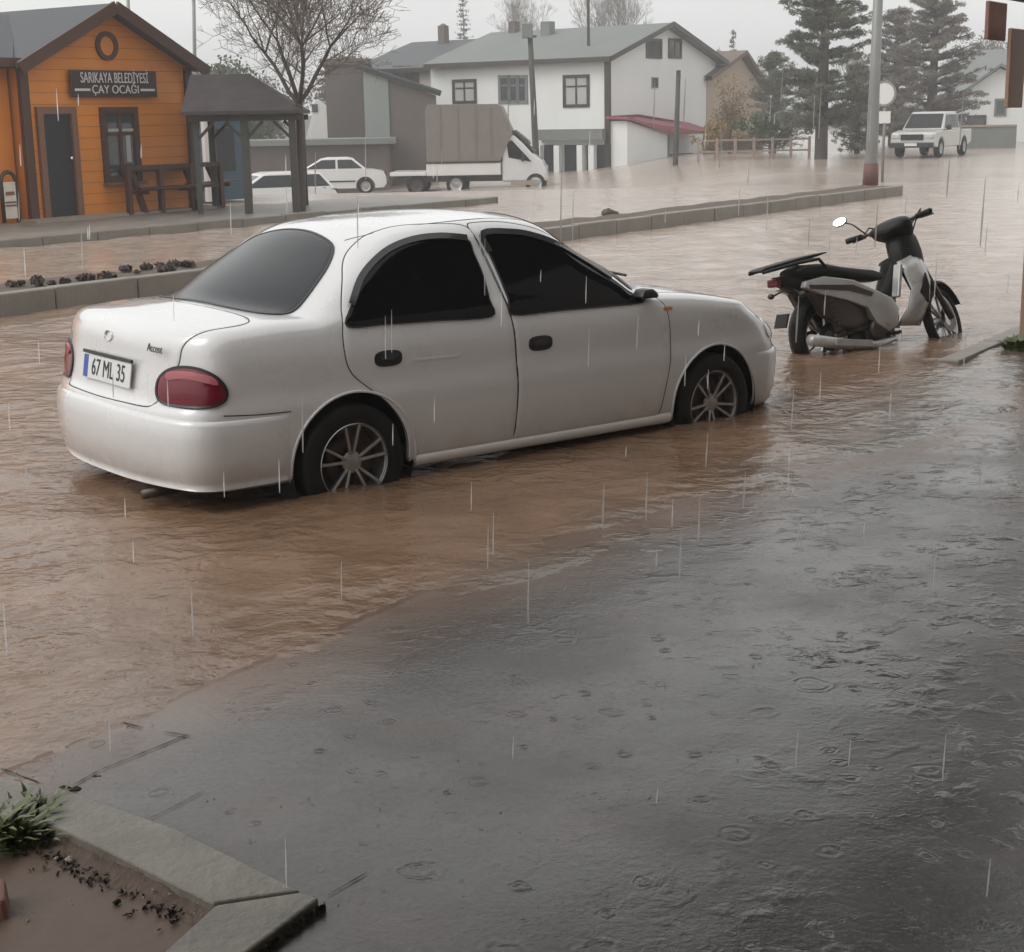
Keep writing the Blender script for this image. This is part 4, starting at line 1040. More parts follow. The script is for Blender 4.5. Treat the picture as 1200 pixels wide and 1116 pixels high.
# right hand white house
fr_=Fac(at(1196,172,78.),ROADANG+PI);P=at(1118,172,84.)
fr_=Fac(P,R(-12));r=fr_.root('far_white_house','white house with grey roof at the far end of the street','house')
xr=fr_.sz(1190,150)[0];zr_=fr_.sz(1172,80)[1];xm=fr_.sz(1172,80)[0];zl_=fr_.sz(1112,116)[1];zr2=fr_.sz(1190,92)[1]
w=MB();w.prism([(0,-2),(xr+3,-2),(xr+3,zl_),(xm,zr_),(0,zl_)],0,9);w.build('wall','whitewall',r)
sl=(zr_-zl_)/xm
zt_=fr_.sz(1150,52)[1]
V=[(-.6,-.5,zl_-.25),(xm,-.5,zr_+.1),(xm,9,zt_+1.0),(-.6,9,zt_-1.2)];V+=[(a,b,c+.15) for a,b,c in V]
V=[(-.5,-.4,zl_-sl*.5),(xm,-.4,zr_+.08),(xr+3.4,-.4,zl_-sl*.4),(xr+3.4,9.3,zl_-sl*.4),(xm,9.3,zr_+.08),(-.5,9.3,zl_-sl*.5)];V+=[(a,b,c+.16) for a,b,c in V]
mesh('roof',V,[(0,1,7,6),(1,2,8,7),(6,7,10,11),(7,8,9,10),(5,4,1,0),(4,3,2,1),(11,10,4,5),(10,9,3,4)],'rooflight',r)
x0,z1=fr_.sz(1168,118);x1,z0=fr_.sz(1177,134);window(r,x0,x1,z0,z1,0,frame='greytrim',fw=.1,mull=0,bar=False)
x0,z1=fr_.sz(1136,138);x1,z0=fr_.sz(1152,160);window(r,x0,x1,z0,z1,0,frame='darkmetal',fw=.12,mull=1,bar=False)
# another roof higher up behind it
fr2=Fac(at(1116,160,112.),R(-12));r=fr2.root('upper_grey_roof_house','house with long pale roof rising behind the far white house','house')
a=fr2.sz(1112,105);b=fr2.sz(1122,56);c=fr2.sz(1195,48)
w=MB();wallbox(w,0,c[0]+6,0,8,-3,a[1]);w.build('wall','pinkwall',r)
V=[(-.5,-.5,a[1]),(c[0]+7,-.5,a[1]),(c[0]+7,6,b[1]),(0.6,6,b[1]),(-.5,12,a[1]),(c[0]+7,12,a[1])]
mesh('roof',V,[(0,1,2,3),(3,2,5,4),(0,3,4)],'rooflight',r)
# ------------------------------------------------------------------ vehicles in the background
def simple_car(root,Lc=4.1,Wc=1.68,hood=.78,belt=.92,roofz=1.42,kind='sedan',paint='paint2'):
    w=Wc/2
    low=[(0,.35),(.02,.62),(.12,belt-.12),(.9,belt),(Lc-1.25,belt),(Lc-.25,hood),(Lc-.02,hood-.16),(Lc,.36),(Lc-.35,.22),(.3,.22)]
    ar=[]
    xs_w=(.80,Lc-.78)
    # lower body outline with wheel arches cut into it
    bot=[]
    for cx in xs_w[::-1]:
        bot+=[(cx+.36*math.cos(a),.30+.36*math.sin(a)) for a in np.linspace(R(-10),R(190),12)]
    poly=[(.0,.40),(.02,.66),(.10,belt-.08),(.55,belt),(Lc-1.25,belt),(Lc-.7,belt-.06),(Lc-.22,hood),(Lc-.03,hood-.16),(Lc,.38),(Lc-.12,.24)]+bot+[(.12,.25)]
    V=[];n=len(poly)
    lv=[(-w+.02,0),(-w,.0),(w,.0),(w-.02,0)]
    mb=MB()
    for y in(-w,-w*.93,w*.93,w):
        for x,z in poly:
            tt=max(0,(z-.7)/.35)*.10 if abs(y)>w*.95 else 0
            mb.v.append(Vector((x,y*(1-tt),z)))
    for i in range(3):
        for j in range(n):
            a=i*n+j;b=i*n+(j+1)%n;mb.f.append((a,b,b+n,a+n))
    mb.f.append(tuple(range(n))[::-1]);mb.f.append(tuple(range(3*n,4*n)))
    body=mb.build('body',paint,root,auto=35)
    if kind=='sedan': cab=[(.72,belt),(1.22,roofz-.05),(1.45,roofz),(2.2,roofz),(2.45,roofz-.05),(3.2,belt)]
    elif kind=='hatch': cab=[(.08,belt),(.45,roofz-.06),(.8,roofz),(2.1,roofz),(2.35,roofz-.05),(3.1,belt)]
    else: cab=[(2.15,belt),(2.22,roofz-.05),(2.4,roofz),(3.3,roofz),(3.55,roofz-.05),(4.15,belt)]
    c=MB();k=len(cab);wb,wt=w*.93,w*.74
    for sg in(-1,1):
        for x,z in cab:
            t=(z-belt)/(roofz-belt);c.v.append(Vector((x,sg*(wb+(wt-wb)*t),z)))
    for j in range(k-1): c.f.append((j,j+1,k+j+1,k+j))
    c.f.append(tuple(range(k)));c.f.append(tuple(range(k,2*k))[::-1])
    c.build('cabin',paint,root,auto=35,bevel=.05)
    # glass
    def cy(z,o=.012): return wb+(wt-wb)*(z-belt)/(roofz-belt)+o
    zl,zu=belt+.05,roofz-.09
    x0,x1=cab[0][0],cab[-1][0];xa,xb=cab[1][0],cab[-2][0]
    def xe(z,side): t=(z-belt)/(roofz-belt-.05);return (x0+(xa-x0)*t+.12) if side==0 else (x1+(xb-x1)*t-.12)
    spl=[(xe(zl,0),xe(zl,1))]
    mids=[(xa+xb)/2+.02] if kind!='single' else []
    for sg in(-1,1):
        segs=[(None,mids[0]-.04),(mids[0]+.04,None)] if mids else [(None,None)]
        for a,b in segs:
            P_=[(xe(zl,0) if a is None else a,zl),(xe(zl,1) if b is None else b,zl),(xe(zu,1) if b is None else b,zu),(xe(zu,0) if a is None else a,zu)]
            V=[(x,sg*cy(z),z) for x,z in P_]+[(x,sg*(cy(z)-.02),z) for x,z in P_]
            mesh('side_window',V,[(0,1,2,3) if sg<0 else (3,2,1,0),(0,4,5,1),(1,5,6,2),(2,6,7,3),(3,7,4,0)],'glass2',root)
    for nm,(xl,xu),o in(('windscreen',(x1,xb),.012),('rear_window',(x0,xa),-.012)):
        z0,z1=belt+.04,roofz-.10;tt=lambda z:(z-belt)/(roofz-.05-belt);xx=lambda z:xl+(xu-xl)*tt(z)+o
        V=[(xx(z0),-cy(z0,-.1),z0),(xx(z0),cy(z0,-.1),z0),(xx(z1),cy(z1,-.1),z1),(xx(z1),-cy(z1,-.1),z1)]
        V+=[(a-o*1.5,b,c) for a,b,c in V]
        mesh(nm,V,[(0,1,2,3),(7,6,5,4),(0,4,5,1),(1,5,6,2),(2,6,7,3),(3,7,4,0)],'glass2',root)
    for sg in(-1,1):
        MB().box((Lc-.06,sg*w*.72,hood-.10),(.14,.34,.14)).build('headlight','lens',root,bevel=.03)
        MB().box((.03,sg*w*.78,.74),(.10,.24,.16)).build('tail_light','tail',root,bevel=.02)
        MB().box((Lc*.5,sg*(w+.008),.50),(Lc*.44,.02,.05)).build('side_strip','trim',root)
        for cx in xs_w: bgwheel(root,cx,sg*(w-.10),.30,sg)
    MB().box((Lc+.01,0,.42),(.06,Wc*.9,.14)).build('front_bumper','trim',root,bevel=.02)
    MB().box((-.01,0,.42),(.06,Wc*.9,.14)).build('rear_bumper','trim',root,bevel=.02)
def bgwheel(root,x,y,r,sg,wd=.18,m='alloy'):
    wh=empty('wheel',(x,y,r));wh.parent=root
    MB().lathe([(r*.62,-wd/2),(r*.95,-wd/2),(r,-wd*.3),(r,wd*.3),(r*.95,wd/2),(r*.62,wd/2)],(0,0,0),'y',24).build('tyre','rubber',wh,smooth=True)
    MB().lathe([(r*.63,sg*wd*.45),(r*.5,sg*wd*.30),(r*.2,sg*wd*.40),(.001,sg*wd*.42)],(0,0,0),'y',16).build('rim',m,wh,smooth=True)
def place(px,py,Y,rz,back=0):
    p=at(px,py,Y);return p
# white sedan
c=at(453,226,60);c.z=tz(c)-.02
r=empty('parked_car',c,R(192),'white sedan parked beyond the bare tree near the flatbed truck','car');simple_car(r,4.2,roofz=1.38)
r.rotation_euler=(0,0,R(186))
c=at(388,240,50);c.z=tz(c)-.10
r=empty('parked_car',c,R(197),'low pale car mostly hidden behind the shelter post and tree trunk','car');simple_car(r,3.9,kind='hatch',roofz=1.36,belt=.86,hood=.72)
r.rotation_euler=(0,0,R(203))
# pickup
M['pickpaint']=mat('cream white pickup paint',(.55,.54,.50),.35,coat=.5,noise=(1.2,(.47,.46,.42),.3))
c=at(1092,186,60);c.z=tz(c)
HD=R(237)
c=c-Vector((math.cos(HD),math.sin(HD),0))*2.2
pk=empty('pickup_truck',c,HD,'pale pickup truck facing the camera on the wet street under the trees','pickup')
pk.scale=(.90,.92,.94)
w=.9;Lp=5.1
poly=[(0,.55),(0,1.05),(Lp-1.6,1.05),(Lp-.9,1.06),(Lp-.15,.98),(Lp-.02,.85),(Lp,.48),(Lp-.15,.42)]
for cx in(Lp-.95,.95+.05): poly+=[(cx+.43*math.cos(a),.36+.43*math.sin(a)) for a in np.linspace(R(5),R(175),12)]
poly+=[(.1,.5)]
mb=MB();mb.prism(poly,-w,w,inset=.02);mb.build('body','pickpaint',pk,auto=35,bevel=.03)
cab=[(1.55,1.05),(1.62,1.68),(1.75,1.76),(3.0,1.76),(3.15,1.72),(3.85,1.07)];c_=MB();k=len(cab)
for sg in(-1,1):
    for x,z in cab: c_.v.append(Vector((x,sg*(.86-.16*(z-1.05)/.7),z)))
for j in range(k-1): c_.f.append((j,j+1,k+j+1,k+j))
c_.f+=[tuple(range(k)),tuple(range(k,2*k))[::-1]];c_.build('cabin','pickpaint',pk,auto=35,bevel=.05)
V=[(3.78,-.74,1.14),(3.78,.74,1.14),(3.24,.66,1.66),(3.24,-.66,1.66)];V=[(a+.03,b,c+.02) for a,b,c in V]+[(a-.02,b,c-.02) for a,b,c in V]
mesh('windscreen',V,[(0,1,2,3),(0,4,5,1),(1,5,6,2),(2,6,7,3),(3,7,4,0)],'glass2',pk)
for sg in(-1,1):
    for a,b,a2,b2 in((1.72,2.42,1.76,2.42),(2.50,3.60,2.50,3.12)):
        V=[(a,sg*.855,1.12),(b,sg*.855,1.12),(b2,sg*.742,1.64),(a2,sg*.742,1.64)];V+=[(x,y-sg*.03,z) for x,y,z in V]
        mesh('side_window',V,[(0,1,2,3),(0,4,5,1),(1,5,6,2),(2,6,7,3),(3,7,4,0)],'glass2',pk)
    MB().box((Lp-.06,sg*.68,.84),(.16,.34,.18)).build('headlight','lens',pk,bevel=.03)
    MB().box((3.55,sg*1.0,1.16),(.12,.2,.2)).build('door_mirror','trim',pk,bevel=.03)
    for cx in(Lp-.95,1.0): bgwheel(pk,cx,sg*.80,.36,sg,.22)
MB().box((Lp+.01,0,.80),(.05,.92,.22)).build('grille','darkopen',pk,bevel=.01)
MB().box((Lp+.06,0,.50),(.18,1.8,.20)).build('front_bumper','trim',pk,bevel=.03)
MB().box((Lp+.16,0,.52),(.02,.5,.11)).build('number_plate','plate',pk)
bb=MB();bb.box((.8,0,1.10),(1.5,1.5,.02));bb.build('load_bed','darkopen',pk)
# flatbed truck with covered load
T0=at(462,216,58);T0.z=tz(T0)-.02
tk=empty('flatbed_truck',T0,R(-3),'white cab truck carrying a tall taupe covered load','truck')
k=58/1810
Lt=180*k
def tx(px): return (px-462)*k*1.0
zb=(216-196)*k;zt_=(216-182)*k
mb=MB();mb.box(((tx(503)+tx(587))/2,0,(zb+zt_)/2+.04),(tx(587)-tx(503),2.1,zt_-zb));mb.build('side_board','paint2',tk,bevel=.02)
MB().box(((tx(462)+tx(503))/2-.02,0,zb+.12),(tx(503)-tx(462),2.1,.14)).build('tail_platform','paint2',tk,bevel=.02)
MB().box(((tx(462)+tx(590))/2,0,zb-.10),(tx(590)-tx(462),.9,.20)).build('chassis','darkmetal',tk)
ztop=(216-117)*k
mb=MB();mb.prism([(tx(503),zt_+.08),(tx(587),zt_+.08),(tx(601),(216-150)*k),(tx(589),ztop-.1),(tx(585),ztop),(tx(506),ztop+.02),(tx(503),ztop-.1)],-1.05,1.05,inset=.01);mb.build('covered_load','tarp',tk,auto=40)
q=MB()
for px in(520,540,560,577): q.box((tx(px),-1.06,(zt_+ztop)/2),(.03,.03,ztop-zt_-.2))
q.build('tarpaulin_strap','tarp',tk)
MB().box(((tx(503)+tx(587))/2,-.0,zt_+.05),(tx(587)-tx(503)-.02,2.14,.07)).build('load_rail','darkmetal',tk)
def tp(L_): return [(tx(a),(216-b)*k) for a,b in L_]
cab=tp([(588,198),(588,157),(591,152),(602,151),(612,160),(623,172),(634,180),(639,190),(639,203),(588,203)])
mb=MB();mb.prism(cab,-.98,.98,inset=.03);mb.build('cab','paint',tk,auto=40,bevel=.05)
V=tp([(594,158),(600,157),(622,181),(596,176)])
for sg in(-1,1):
    VV=[(x,sg*.995,z) for x,z in V]+[(x,sg*.96,z) for x,z in V]
    mesh('side_window',VV,[(0,1,2,3),(0,4,5,1),(1,5,6,2),(2,6,7,3),(3,7,4,0)],'glass',tk)
    MB().box((tx(612),sg*1.08,(216-176)*k),(.10,.16,.28)).build('door_mirror','trim',tk,bevel=.02)
    MB().box((tx(637),sg*.75,(216-190)*k),(.14,.3,.2)).build('headlight','lens',tk,bevel=.03)
    for px in(626,536): bgwheel(tk,tx(px),sg*.88,.36,sg,.24)
    bgwheel(tk,tx(491),sg*.88,.36,sg,.24,'darkmetal')
A=tp([(603,150.5),(624,171)]);V=[(A[0][0],-.85,A[0][1]),(A[0][0],.85,A[0][1]),(A[1][0],.9,A[1][1]),(A[1][0],-.9,A[1][1])];V=[(a+.03,b,c+.03) for a,b,c in V]+[(a,b,c) for a,b,c in V]
mesh('windscreen',V,[(0,1,2,3),(0,4,5,1),(1,5,6,2),(2,6,7,3),(3,7,4,0)],'glass',tk)
q=MB();q.prism(tp([(590,150),(603,146),(618,158),(620,162),(606,153),(590,153)]),-.8,.8);q.build('roof_deflector','darkmetal',tk)
MB().box((tx(612),-1.0,(216-204)*k),(.9,.04,.16)).build('side_skirt','lightwood',tk)

# ------------------------------------------------------------------ trees
def bare_tree(name,base,h,label,seed,lean=0,spread=1.,r0=.13,levels=6,twigm='twig',group=None,fork=.34,dense=1.0,mid=None):
    rr=random.Random(seed);root=empty(name,base,0,label,'tree',group)
    tr=MB();tw=MB()
    def grow(p,d,l,r,lv):
        n=4;pts=[p];q=p;dd=d.copy()
        for i in range(n):
            dd=(dd+Vector((rr.gauss(0,.09),rr.gauss(0,.09),rr.gauss(.03,.05)))).normalized();q=q+dd*l/n;pts.append(q)
        r2=r*.62
        (tr if lv<3 else tw).tube(pts,[max(.0038*h/5.6,r+(r2-r)*i/n) for i in range(n+1)],7 if lv<2 else (5 if lv<4 else 3),cap=False)
        if lv>=levels: return
        nb=rr.choice((2,3,3)) if lv else rr.choice((4,5))
        a0=rr.uniform(0,6.28)
        for k_ in range(nb):
            a=a0+6.283*k_/nb+rr.uniform(-.5,.5);el=rr.uniform(.30,.75)*spread
            t=dd.orthogonal().normalized();b=dd.cross(t);nd=(dd*math.cos(el)+(t*math.cos(a)+b*math.sin(a))*math.sin(el)).normalized()
            nd=(nd+Vector((0,0,.18))).normalized()
            grow(q,nd,l*rr.uniform(.62,.85),r2*rr.uniform(.65,.85),lv+1)
        if lv>0:
            for _ in range(int(2*dense)):
                i=rr.randint(1,n-1);a=rr.uniform(0,6.28);t=dd.orthogonal().normalized();b=dd.cross(t);nd=(dd*.6+(t*math.cos(a)+b*math.sin(a))*.8+Vector((0,0,.15))).normalized()
                if lv+2<=levels: grow(pts[i],nd,l*.55,r2*.5,lv+2)
    th=h*fork;top=Vector((lean*th,0,th))
    d0=(top).normalized()
    tr.tube([(0,0,-.4),(0,0,.0),top*.5+Vector((.02,.01,0)),top],[r0*1.25,r0*1.1,r0*.9,r0*.85],10,cap=False)
    for k_ in range(5):
        a=k_*1.26+rr.uniform(-.3,.3);el=rr.uniform(.25,.62)*spread
        nd=Vector((math.sin(el)*math.cos(a)+lean,math.sin(el)*math.sin(a),math.cos(el))).normalized()
        grow(top,nd,h*.20,r0*.55,1)
    tr.build('trunk','bark',root,smooth=True);tw.build('crown',twigm,root,smooth=False)
    return root
tb=gnd(353,247,.13)
bare_tree('bare_tree',tb,5.6,'bare branched tree rising in front of the shelter and white cars',5,lean=.03,spread=1.22,r0=.078,levels=7,fork=.33,dense=1.9)
M['leafgreen']=mat('dull green foliage',(.10,.125,.055),.7,noise=(2,(.05,.07,.03),.3))
M['leafbrown']=mat('brownish bare foliage',(.16,.135,.11),.8,noise=(1.5,(.11,.095,.08),.3))
M['needle']=mat('grey green pine needles',(.095,.105,.070),.8,noise=(1.4,(.15,.145,.10),.3))
M['needlef']=mat('faded brown conifer needles',(.14,.12,.10),.8,noise=(1.2,(.19,.165,.14),.3))
M['leafyellow']=mat('yellow brown leaves',(.25,.16,.06),.8)
def leafcloud(name,m,par,centres,n,size,seed,flat=1.,hang=0,asp=.30):
    """many leaf-sized faces clustered round the given (centre, radius) lobes"""
    rs=np.random.RandomState(seed);V=[];Fc=[];C=np.array([c for c,_ in centres],float);Rr=np.array([r for _,r in centres],float)
    w=Rr**2;w=w/w.sum();ix=rs.choice(len(C),n,p=w)
    d=rs.normal(size=(n,3));d/=np.linalg.norm(d,axis=1)[:,None];rad=rs.uniform(0,1,n)**.45
    P_=C[ix]+d*(Rr[ix]*rad)[:,None]*np.array([1,1,flat])
    u=rs.normal(size=(n,3));u/=np.linalg.norm(u,axis=1)[:,None];v=np.cross(u,rs.normal(size=(n,3)));v/=np.linalg.norm(v,axis=1)[:,None]
    s_=size*rs.uniform(.5,1.4,n)[:,None]
    V=np.concatenate([P_-u*s_*.5,P_+v*s_*asp,P_+u*s_*.5,P_-v*s_*asp]);i=np.arange(n)
    Fc=np.stack([i,i+n,i+2*n,i+3*n],-1)
    return mesh(name,V,Fc.tolist(),m,par)
def conifer(base,h,wid,label,seed,m,n=40000,bare=.18,size=.16,up=.25,group=None,lobes=None):
    rr=random.Random(seed);root=empty('conifer_tree',base,0,label,'tree',group)
    t=MB();t.tube([(0,0,-1),(0,0,h*.3),(.05,0,h*.7),(0,0,h)],[wid*.055,wid*.045,wid*.025,.02],8,cap=False)
    cs=[];z=h*bare;lim=MB()
    while z<h*.98:
        f_=(z/h-bare)/(1-bare);rad=wid/2*((1-f_)**.52*.95+.06)*(1 if f_>.12 else .65+f_*3)
        nb=rr.randint(4,6)
        for k_ in range(nb):
            a=rr.uniform(0,6.283);rl=rad*rr.uniform(.55,1.12);e=Vector((rl*math.cos(a),rl*math.sin(a),rl*up*rr.uniform(.4,1.4)+rr.uniform(-.1,.1)))
            lim.tube([(0,0,z),tuple(e*.5+Vector((0,0,z-.05*rl))),tuple(e+Vector((0,0,z)))],[wid*.011,wid*.008,wid*.003],4,cap=False)
            for q in(.3,.45,.6,.72,.84,.95,1.04):
                cs.append((tuple(e*q+Vector((rr.gauss(0,.07),rr.gauss(0,.07),z-.06*q*q*rl+rr.gauss(0,.05)))),wid*rr.uniform(.028,.062)*(1.3-q*.5)))
        z+=h*rr.uniform(.028,.05)
    to=t.build('trunk','bark',root,smooth=True);lim.build('limb','bark',to)
    leafcloud('crown',m,root,cs,n,size*1.25,seed,flat=.6,asp=.10)
    return root
pb_=at(962,184,60);pb_.z=tz(pb_)
conifer(pb_,8.2,4.9,'tall dark green pine standing left of the lamp post',3,'needle',n=80000,bare=.15,size=.115)
pb_=at(1090,170,74);pb_.z=tz(pb_)
conifer(pb_,7.6,5.2,'brownish ragged conifer behind the pickup truck',9,'needlef',n=66000,bare=.10,size=.12)
pb_=at(1046,172,80);pb_.z=tz(pb_)
conifer(pb_,6.6,5.0,'fading conifer between the lamp post and the brownish conifer',14,'needlef',n=40000,bare=.08,size=.13)
pb_=at(905,186,72);pb_.z=tz(pb_)
conifer(pb_,4.4,3.6,'smaller dark conifer low beside the beige house',15,'needle',n=16000,bare=.05,size=.12)
pb_=at(1004,184,66);pb_.z=tz(pb_)
conifer(pb_,3.6,2.6,'short green conifer just left of the lamp post',16,'needle',n=14000,bare=.05,size=.12)
def sky_tree(px,h,label,seed):
    b_=at(px,120,120);b_.z=2.;return bare_tree('bare_tree',b_,h,label,seed,spread=.75,r0=.14,levels=6,twigm='twigfar',fork=.35,dense=1.5)
M['twigfar']=mat('pale far twigs',(.13,.11,.095),.8)
def bush(px,py,Y,w_,h_,label,m,seed,n=5000,size=.14,name='bushy_tree',cat='tree',group=None,trunk=True,zb=None):
    b=at(px,py,Y)
    if zb is None: b.z=tz(b)
    else: b.z=zb
    rr=random.Random(seed);root=empty(name,b,0,label,cat,group)
    cs=[((rr.gauss(0,.25)*w_,rr.gauss(0,.25)*w_,h_*rr.uniform(.35,.9)),h_*rr.uniform(.10,.20)) for _ in range(26)]
    t=MB();t.tube([(0,0,-.6),(0,0,h_*.5)],[h_*.03,h_*.015],7,cap=False)
    for c_,_ in cs[:16]: t.tube([(0,0,h_*.2),tuple(Vector(c_)*.6+Vector((0,0,.05*h_))),c_],[h_*.012,h_*.008,h_*.003],4,cap=False)
    t.build('trunk','bark',root);leafcloud('crown',m,root,cs,n,size,seed);return root
bush(262,200,70,3.3,5.6,'green bushy tree above the shelter roof','leafgreen',2,9000,.20)
bush(238,200,76,2.6,5.0,'darker green tree just right of the orange gable','leafgreen',12,6000,.20)
bush(405,200,82,2.4,6.0,'brownish green tree behind the brown building','leafbrown',4,6000,.2)
bush(300,200,84,3.2,5.0,'brownish tree between shelter roof and bare tree','leafbrown',6,7000,.2)
bush(855,190,74,1.1,3.6,'slim yellow brown sapling in front of the beige house','leafyellow',8,1500,.12)
sky_tree(700,9.,'tall ragged tree on the skyline above the white house ridge',31)
sky_tree(732,9.6,'bare tree top above the gable of the white house',32)
sky_tree(612,8.4,'bare tree top behind the pale box of the utility pole',33)
b_=at(545,120,118);b_.z=2.;conifer(b_,8.3,1.7,'slender pointed tree top above the old house roof',34,'needlef',n=4000,bare=.2,size=.14)
for i_,(px_,h_,lb_) in enumerate(((842,6.6,'thin dark pointed tree left of the tall pine'),(858,8.0,'tallest thin pointed tree above the beige house roof'),(818,5.8,'short pointed tree just right of the white gable'))):
    b_=at(px_,130,128);b_.z=.2;conifer(b_,h_,1.3,lb_,70+i_,'needlef',n=4200,bare=.1,size=.15)
# far hedge / wood
hz=[]
for i,(px,hh,wd_) in enumerate(((872,5.6,1.4),(1010,6.0,3.4),(1150,7.6,2.6),(1170,7.0,2.0))):
    bush(px,130,128,wd_,hh,['rounded tree top against the tall pine','wide hazy tree behind the lamp post','hazy tree top above the far house roof','hazy tree top beside the brown canopy'][i],'leafbrown',50+i,3600,.17,zb=0.2)
# low hedge and fence in front of beige house
fz=Fac(at(818,192,62.),R(3));r=fz.root('rail_fence','low pinkish rail fence in front of the beige house and pines','fence')
xe_=fz.sz(948,180)[0];q=MB()
for z in(.45,.88): q.box((xe_/2,0,z),(xe_,.05,.07))
q.build('rail','pinkfence',r)
for k_ in range(7): MB().box((xe_*k_/6,-.03,.40),(.10,.08,1.15)).build('post','pinkfence',r)
bush(905,184,64,2.2,1.9,'yellow green shrub beside the rail fence','leafgreen',61,3000,.13,name='shrub',cat='shrub')
bush(838,190,64,1.6,1.4,'low brown shrub at the left end of the rail fence','leafyellow',62,1500,.12,name='shrub',cat='shrub')
fz=Fac(at(1124,172,70.),R(-6));r=fz.root('street_wall','low grey wall running towards the far white house','wall')
xe_=fz.sz(1190,165)[0];MB().box((xe_/2,0,.1),(xe_,.25,1.5)).build('wall_panel','greytrim',r);MB().box((xe_/2,0,.88),(xe_,.35,.08)).build('coping','lightwood',r)
# far rise closing the view
V=[];Fc=[];n=60
for i in range(n+1):
    x=-160+320*i/n;V+=[(x,150,-3),(x,175,1.0+2.2*fbm(np.array(x*.03),np.array(2.),3,4)),(x,330,2.5)]
for i in range(n):
    for j in range(2): a=i*3+j;Fc.append((a,a+3,a+4,a+1))
M['hill']=mat('distant brown green rise',(.12,.115,.09),.9,noise=(.05,(.09,.085,.07),.3))
o=mesh('hills',V,Fc,'hill',smooth=True);tag(o,kind='structure')

# ------------------------------------------------------------------ poles
def pole(name,label,cat,px,py,px2,py2,Y,r0,r1,m,zbase=None,ext=0):
    a=at(px,py,Y)
    if zbase is not None:a.z=zbase
    b=at(px2,py2,Y);r=empty(name,a,0,label,cat)
    d=b-a;o=MB().tube([tuple(-d*.06),(0,0,0),tuple(d*.5),tuple(d*(1+ext))],[r0,r0,(r0+r1)/2,r1],12).build('shaft',m,r,smooth=True)
    return r,d
lp,d=pole('lamp_post','tall grey lamp post with dull red base at the end of the median','street lamp',1020,216,1029,0,gnd(1020,216,.18).y,.135,.085,'galv',zbase=.16,ext=.5)
MB().tube([(0,0,0),tuple(d*.12)],[.165,.150],14).build('base_sleeve','rust',lp,smooth=True)
e=d*1.5;MB().tube([tuple(e*.985),tuple(e+Vector((-.5,-.2,.35))),tuple(e+Vector((-1.5,-.5,.5)))],.05,8).build('arm','galv',lp,smooth=True)
MB().box(tuple(e+Vector((-1.75,-.6,.5))),(.7,.25,.12)).build('lamp_head','galv',lp,bevel=.03)
up_,d=pole('utility_pole','dark wooden utility pole with a pale box on top behind the truck','pole',629,200,621,38,62,.14,.10,'pole')
MB().box(tuple(d+Vector((-.1,-.1,.05))),(.42,.3,.55)).build('transformer_box','greytrim',up_,bevel=.03)
MB().box(tuple(d*.97),(.5,.08,.08)).build('crossarm','pole',up_)
up_,d=pole('utility_pole','thinner dark pole in front of the white gable end','pole',791,204,795,88,62,.11,.09,'pole')
MB().box(tuple(d),(.16,.14,.35)).build('pole_box','darkmetal',up_)
up_,d=pole('utility_pole','slim grey mast just right of the orange gable','pole',229,120,227,0,48,.06,.05,'galv',ext=.2)
MB().box(tuple(d*1.1),(.5,.05,.05)).build('crossarm','galv',up_)
up_,d=pole('utility_pole','slim grey mast behind the ridge of the orange building','pole',152,60,150,0,48,.06,.05,'galv',ext=.2)
MB().box(tuple(d*1.1),(.5,.05,.05)).build('crossarm','galv',up_)
# round traffic sign seen from behind/side, beside the lamp post
g_=gnd(1033,205,.0);g_=at(1034,208,38);g_.z=0.02
ts=empty('traffic_sign',g_,R(-35),'round pale traffic sign on a thin post right of the lamp post','sign')
zc=at(1036,111,38).z
MB().tube([(0,0,-.3),(0,0,zc+.25)],.035,10).build('post','galv',ts,smooth=True)
MB().lathe([(.001,.0),(.28,.0),(.30,-.012),(.30,-.02),(.001,-.02)],(0,-.05,zc),'y',28).build('disc','winframe',ts,auto=30)
MB().lathe([(.30,-.022),(.25,-.023)],(0,-.05,zc),'y',28).build('disc_border','galv',ts)
b_=MB().box((0,-.05,zc-.55),(.34,.02,.28)).build('lower_plate','winframe',ts)
# ------------------------------------------------------------------ moped
BP=gnd(971,411,0);BP.z=-.175
bike=empty('moped',BP,0,'black and silver moped parked in the flood water ahead of the white car','moped')
# yaw about z, then lean towards its own left (away from the camera)
BYAW=R(33);LEAN=R(-9)
bike.rotation_euler=(LEAN,0,BYAW)
RW_=.27
def spokewheel(parent,loc,rz=0,name='wheel'):
    w=empty(name,loc,rz);w.parent=parent
    pr=[(.235+.036*math.cos(a),.036*math.sin(a)) for a in np.linspace(0,2*PI,13)]
    MB().lathe(pr,(0,0,0),'y',44).build('tyre','rubber',w,smooth=True)
    m_=MB();m_.lathe([(.206,-.022),(.196,-.020),(.188,0),(.196,.020),(.206,.022)],(0,0,0),'y',40)
    m_.lathe([(.001,-.045),(.045,-.045),(.05,-.03),(.05,.03),(.045,.045),(.001,.045)],(0,0,0),'y',20)
    for k in range(6):
        a=k*PI/3+.3
        for dl in(-.16,.16):
            m_.bar((.04*math.cos(a),0,.04*math.sin(a)),(.196*math.cos(a+dl),0,.196*math.sin(a+dl)),.016,.020,up=(0,1,0))
    m_.build('rim','alloy',w,auto=40)
    MB().lathe([(.10,-.052),(.10,-.048),(.05,-.048),(.05,-.052),(.10,-.052)],(0,0,0),'y',24).build('brake_disc','darkmetal',w)
    return w
spokewheel(bike,(0,0,RW_))
# front assembly turns with the bars
fk=empty('front_assembly',(.80,0,.90));fk.parent=bike
STE=R(17)
fk.rotation_euler=(R(-12),0,STE)
